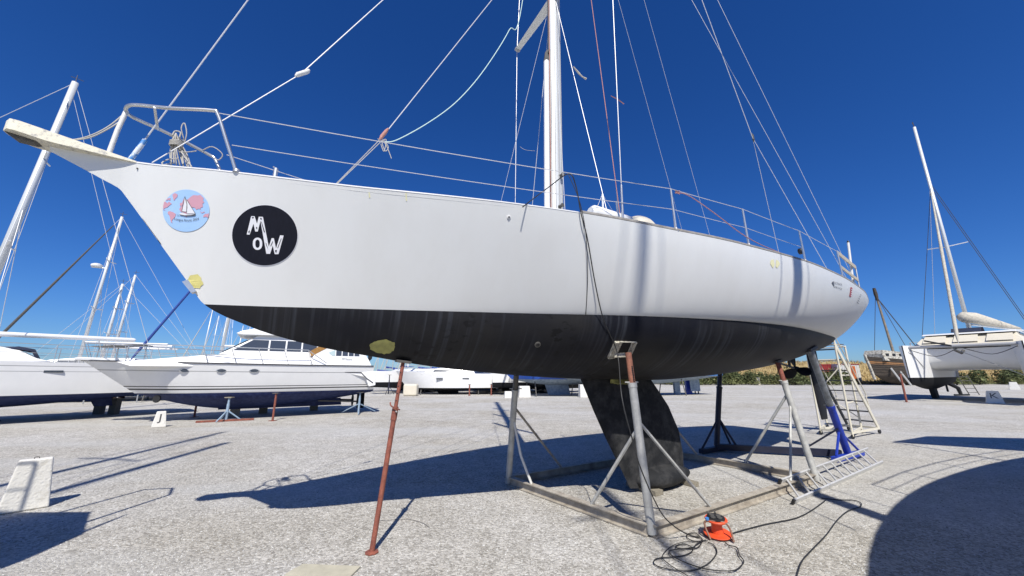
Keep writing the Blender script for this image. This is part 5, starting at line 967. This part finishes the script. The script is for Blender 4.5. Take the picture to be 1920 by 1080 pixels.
for k, px in enumerate((1304, 1310)): p = G(px, 739); prop_post(p[0], p[1], 1.1, 'thin dark trestle leg under the long blue yacht stern', M_DKST, .05)['group'] = 'trestle legs under the blue yacht'

# ---- yachts behind, left: only rigs and cabins show over the near boats
def bg_yacht(px_base, py_top, Y, L, yaw, label, m=M_ALU, zsh=2.0, group=None, furl=True, mr=1):
    base = Yd(px_base, 700, Y); top = Yd(px_base, py_top, Y); c_, s_ = math.cos(yaw), math.sin(yaw); loc = (base[0]-c_*L*.4, base[1]-s_*L*.4)
    return mono('cruising_yacht', label, loc, yaw, L, L*.31, .5, 1.0, zsh, random.choice([M_BLKAF, M_NAVYAF, M_REDAF]), mast=top[2]-zsh-.4, group=group, furl=furl)
t, h = bg_yacht(141, 405, 22, 10, R(30), 'white yacht with radar dome on its tall mast behind the boom', furl=M_DKST)
z_ = 8.0; b = MB(); b.lathe((10*.4+.03*5.6-.45, 0, z_), [(.2, 0), (.26, .05), (.26, .15), (.14, .22)], 14); b.build('radar_dome', M_WHITE, t, smooth=True, auto=40); part_tube('radar_bracket', [(4.1, 0, z_-.02), (3.5, 0, z_-.02)], .04, M_ALU, t)
bg_yacht(183, 532, 24, 9, R(24), 'white yacht with shorter grey mast behind the boom end', furl=False)
bg_yacht(203, 515, 27, 9.5, R(24), 'white yacht with pale mast just right of the boom end', furl=False)
bg_yacht(408, 415, 25, 11, R(40), 'white yacht with dark blue furled genoa behind the motor yacht bow', furl=M_CANVASB)
b = MB(); p = Yd(232, 650, 21); b.box(p+V((0, 0, .02)), (2.0, 1.6, .04), ((.9, .4, .08), (-.4, .9, 0), (0, 0, 1))); ar = thing('solar_arch', (p[0], p[1], 0), 'grey solar panel on a tubular stern arch behind the boom end', 'solar arch')
b.build('solar_panel', M_DKST, ar)
for dx_ in (-.8, .8):
    for dy_ in (-.5, .5): part_tube('arch_tube', [p+V((dx_, dy_, 0)), V((p[0]+dx_*1.1, p[1]+dy_*1.1, .02))], .03, M_STEEL, ar, n=6)
# far rigs of the harbour
fy = [(372, 575, 46), (388, 592, 50), (405, 596, 58), (438, 610, 45), (452, 600, 52), (463, 606, 60), (476, 612, 64), (492, 604, 55), (706, 668, 62), (722, 655, 75), (735, 662, 68), (748, 650, 82), (764, 668, 70), (783, 660, 78), (806, 665, 88), (826, 672, 80), (842, 668, 92), (861, 674, 86), (878, 678, 96)]
proto = None
def copy_tree(o, parent=None):
    n = o.copy(); COL.objects.link(n); n.parent = parent
    for ch in [c for c in o.children]: copy_tree(ch, n)
    return n
for i, (px, py, Y) in enumerate(fy):
    base = Yd(px, 700, Y); top = Yd(px, py-(0 if px < 600 else 55), Y); hm = top[2]
    if proto is None:
        proto, _h = mono('moored_yacht', 'distant white yacht moored far behind the yard, only its rig showing', (0, 0), R(20), 9, 2.8, .2, .55, 1.5, M_NAVYAF, mast=12, cover=M_CANVASB, group='yachts moored far behind the yard'); o = proto
    else: o = copy_tree(proto)
    s_ = hm/13.9; yw = R(20+random.uniform(-40, 40)); o.rotation_euler = (0, 0, yw); o.scale = (s_, s_, s_); o.location = (base[0]-math.cos(yw)*9*.4*s_, base[1]-math.sin(yw)*9*.4*s_, 0)

# ---- shrubs and dry grass along the yard's far edge
def shrub(proto=None):
    t = thing('shrub', (0, 0, 0), 'leafy green shrub in the hedge along the far edge of the yard', 'shrub', 'shrubs along the far edge', rz=0)
    b = MB()
    for k in range(1500):
        a, e = random.uniform(0, 6.28), random.random(); r_ = random.random()**.4; lob = 1+.25*math.sin(3*a+1)+.2*math.sin(5*a)
        p = V((math.cos(a)*r_*1.5*lob*(1-.45*e), math.sin(a)*r_*1.0*lob*(1-.45*e), .1+1.7*e*(1-.35*r_*r_)+.25*math.sin(4*a)*e)); n = V((random.gauss(0, 1), random.gauss(0, 1), random.gauss(0, 1)+.6)); n /= np.linalg.norm(n); q_ = np.cross(n, (.3, .5, .8)); q_ /= np.linalg.norm(q_); w_ = np.cross(n, q_); s_ = random.uniform(.05, .13)
        b.add([p-q_*s_, p+w_*s_*.5, p+q_*s_, p-w_*s_*.5], [(0, 1, 2, 3)])
    b.build('foliage', M_LEAF, t); b = MB()
    for k in range(5): a = k*1.3; b.tube([(0, 0, 0), (.3*math.cos(a), .25*math.sin(a), .6), (.7*math.cos(a), .5*math.sin(a), 1.2)], [.05, .035, .015], 5)
    b.build('stem', M_WRECK, t); return t
sp = shrub(); first = True
spots = [(x, 54+random.uniform(-1.0, 1.6), random.uniform(1.1, 1.55)) for x in np.arange(23, 47.5, 1.35)]+[(x, 57-.02*x+random.uniform(-3, 5), random.uniform(.9, 1.5)) for x in np.arange(56, 112, 2.4)]
for x, y, s_ in spots:
    o = sp if first else copy_tree(sp); first = False; o.location = (x, y, 0); o.scale = (s_*random.uniform(.9, 1.3), s_, s_*random.uniform(.75, 1.05)); o.rotation_euler = (0, 0, random.uniform(0, 6.28))
b = MB(); xs = np.arange(-10, 150, 4.0); ys = np.arange(58, 140, 4.0)
hz = lambda x, y: max(0, min(1, (y-56)/14))*(3.0+.5*math.sin(x*.13)+.35*math.sin(x*.31+y*.2))*min(1, max(0, (x-12)/18))-.03
b.grid([[(x, y, hz(x, y)) for x in xs] for y in ys]); o = b.build('bank', M_GRASS, smooth=True); o['kind'] = 'structure'; o['label'] = 'low bank of dry ground behind the shrubs'; o['category'] = 'bank'
b = MB()
for k in range(16000):
    y = 56.5+22*random.random()**1.8; x = random.uniform(18, 112); z = hz(x, y); s_ = random.uniform(.25, .6); a = random.uniform(0, 3.14); dx_, dy_ = math.cos(a)*.07, math.sin(a)*.07
    b.add([(x-dx_, y-dy_, z), (x+dx_, y+dy_, z), (x+random.gauss(0, .12), y+random.gauss(0, .12), z+s_)], [(0, 1, 2)])
o = b.build('dry_grass', M_GRASS); tag(o, 'dry yellow grass on the bank behind the shrubs', 'grass', kind='stuff')
for px, py, m, lb_ in ((1421, 722, M_CREAM, 'pale yellow drum standing in front of the shrubs'), (1440, 721, M_NAVY, 'dark blue drum standing in front of the shrubs'), (1373, 721, M_DKST, 'small grey bin standing in front of the shrubs')):
    p = G(px, py); b = MB(); b.lathe((p[0], p[1], 0), [(.30, 0), (.33, .05), (.33, .45), (.30, .5), (.33, .55), (.33, 1.0), (.26, 1.06)], 14); o = b.build('drum', m, smooth=True, auto=40); tag(o, lb_, 'drum')

# ---- boats beside and behind the viewer whose shadows reach into the picture
def at_sun(p, z): return V((p[0]+.09*z, p[1]-.845*z, z))    # where something of height z stands to shade ground point p
a1, a2 = at_sun(G(1640, 1010), 3.1), at_sun(G(1900, 868), 3.1); yr = math.atan2(a2[1]-a1[1], a2[0]-a1[0])
mid = at_sun(G(1700, 958), 3.1); nrm2 = V((math.sin(yr), -math.cos(yr), 0))
loc_r = mid+nrm2*1.45-V((math.cos(yr), math.sin(yr), 0))*4.3
tR, hR = mono('cruising_yacht', 'white yacht whose hull casts the broad curved shadow beside the ladder', (loc_r[0], loc_r[1]), yr, 11.5, 3.5, .9, 1.5, 3.0, M_NAVYAF, mast=None, cabin=True, stem=.9, bow_rise=.15, entry=.62, posts=(.6, .85))
rails(tR, hR, 11.5, 5, .6, .45, .95)
mb_ = G(1600, 952)+V((.09, -.845, 0))*6.0
lx = (mb_[0]-loc_r[0])*math.cos(yr)+(mb_[1]-loc_r[1])*math.sin(yr); lyy = -(mb_[0]-loc_r[0])*math.sin(yr)+(mb_[1]-loc_r[1])*math.cos(yr)
b = MB(); b.tube([(lx, lyy, 2.9), (lx+.1, lyy, 16)], .13, 12, flat=.7); mR = b.build('mast', M_ALU, tR, smooth=True)
for sg in (1, -1):
    wire(mR, (lx+.2, sg*1.6, 3.0), (lx+.1, lyy, 15.8), .01, M_WIRE, 'shroud')
bq = [at_sun(g_, 4.0) for g_ in (G(1675, 829), G(1742, 818), G(1925, 822), G(1925, 846))]  # corners of an unseen canvas, added only to throw the strip of shadow
aw = thing('added_shade_canvas', sum(bq)/4*V((1, 1, 0)), 'unseen blue canvas on four tall poles, added to cast a strip of shadow on the gravel', 'added_shade_canvas')
b = MB(); b.prism(bq, (0, 0, .05)); b.build('canvas', M_CANVASB, aw)
for q_ in bq: part_tube('pole', [q_*V((1, 1, 0))+V((0, 0, .01)), q_], .03, M_STEEL, aw, n=6)
tL_, hL = mono('cruising_yacht', 'white yacht whose bow and mast shade the gravel beside the plain concrete slab', (-4.75, 2.45), R(-112), 11.5, 3.9, .6, 1.3, 2.75, M_NAVYAF, mast=None, posts=(.5, .85), cabin=True, stem=.5, bow_rise=.1, entry=.36)
rails(tL_, hL, 11.5, 8, .62, .03, .95)
b = MB(); b.tube([(.1, -.35, 2.75), (-.35, -.3, 3.35), (-.5, 0, 3.4), (-.35, .3, 3.35), (.1, .35, 2.75)], .022, 6); b.build('pulpit', M_STEEL, tL_)
def loc_mast(root, loc, yaw, tip, h, z0, r):
    w_ = at_sun(tip, h); dx_, dy_ = w_[0]-loc[0], w_[1]-loc[1]; x = dx_*math.cos(yaw)+dy_*math.sin(yaw); y = -dx_*math.sin(yaw)+dy_*math.cos(yaw); b = MB(); b.tube([(x, y, z0), (x, y, h)], r, 10); return b.build('mast', M_ALU, root, smooth=True), x, y
m1, x1, y1 = loc_mast(tL_, (-4.75, 2.45), R(-112), G(425, 830), 13.5, 2.5, .085)
for sg in (1, -1): wire(m1, (x1+.3, sg*1.6, 2.6), (x1, y1, 13.3), .01, M_WIRE, 'shroud')
part_tube('spreader', [(x1, y1-.9, 8.0), (x1, y1+.9, 8.0)], .03, M_ALU, m1, n=5)
m2w = at_sun(G(438, 807), 14.5)
t3, _ = mono('cruising_yacht', 'white yacht whose thin mast shadow runs towards the marker painted J', (m2w[0]-4.2*math.cos(R(-100)), m2w[1]-4.2*math.sin(R(-100))), R(-100), 10.5, 3.2, .6, 1.2, 2.2, M_BLKAF, mast=11.9, cabin=True, boomy=False, furl=False)
pm_ = hullpx(1200, 510, 0)+V((.09, -.845, 0))*11.0
t4, _ = mono('cruising_yacht', 'white yacht whose slim mast throws a soft band on the white topsides', (pm_[0]-4.2*math.cos(R(-80)), pm_[1]-4.2*math.sin(R(-80))), R(-80), 10.5, 3.2, .6, 1.2, 2.2, M_NAVYAF, mast=14.5, cabin=True, furl=False, boomy=False, mastr=.062)
for o in bpy.data.objects:
    if o.get('_local') is not None: del o['_local']
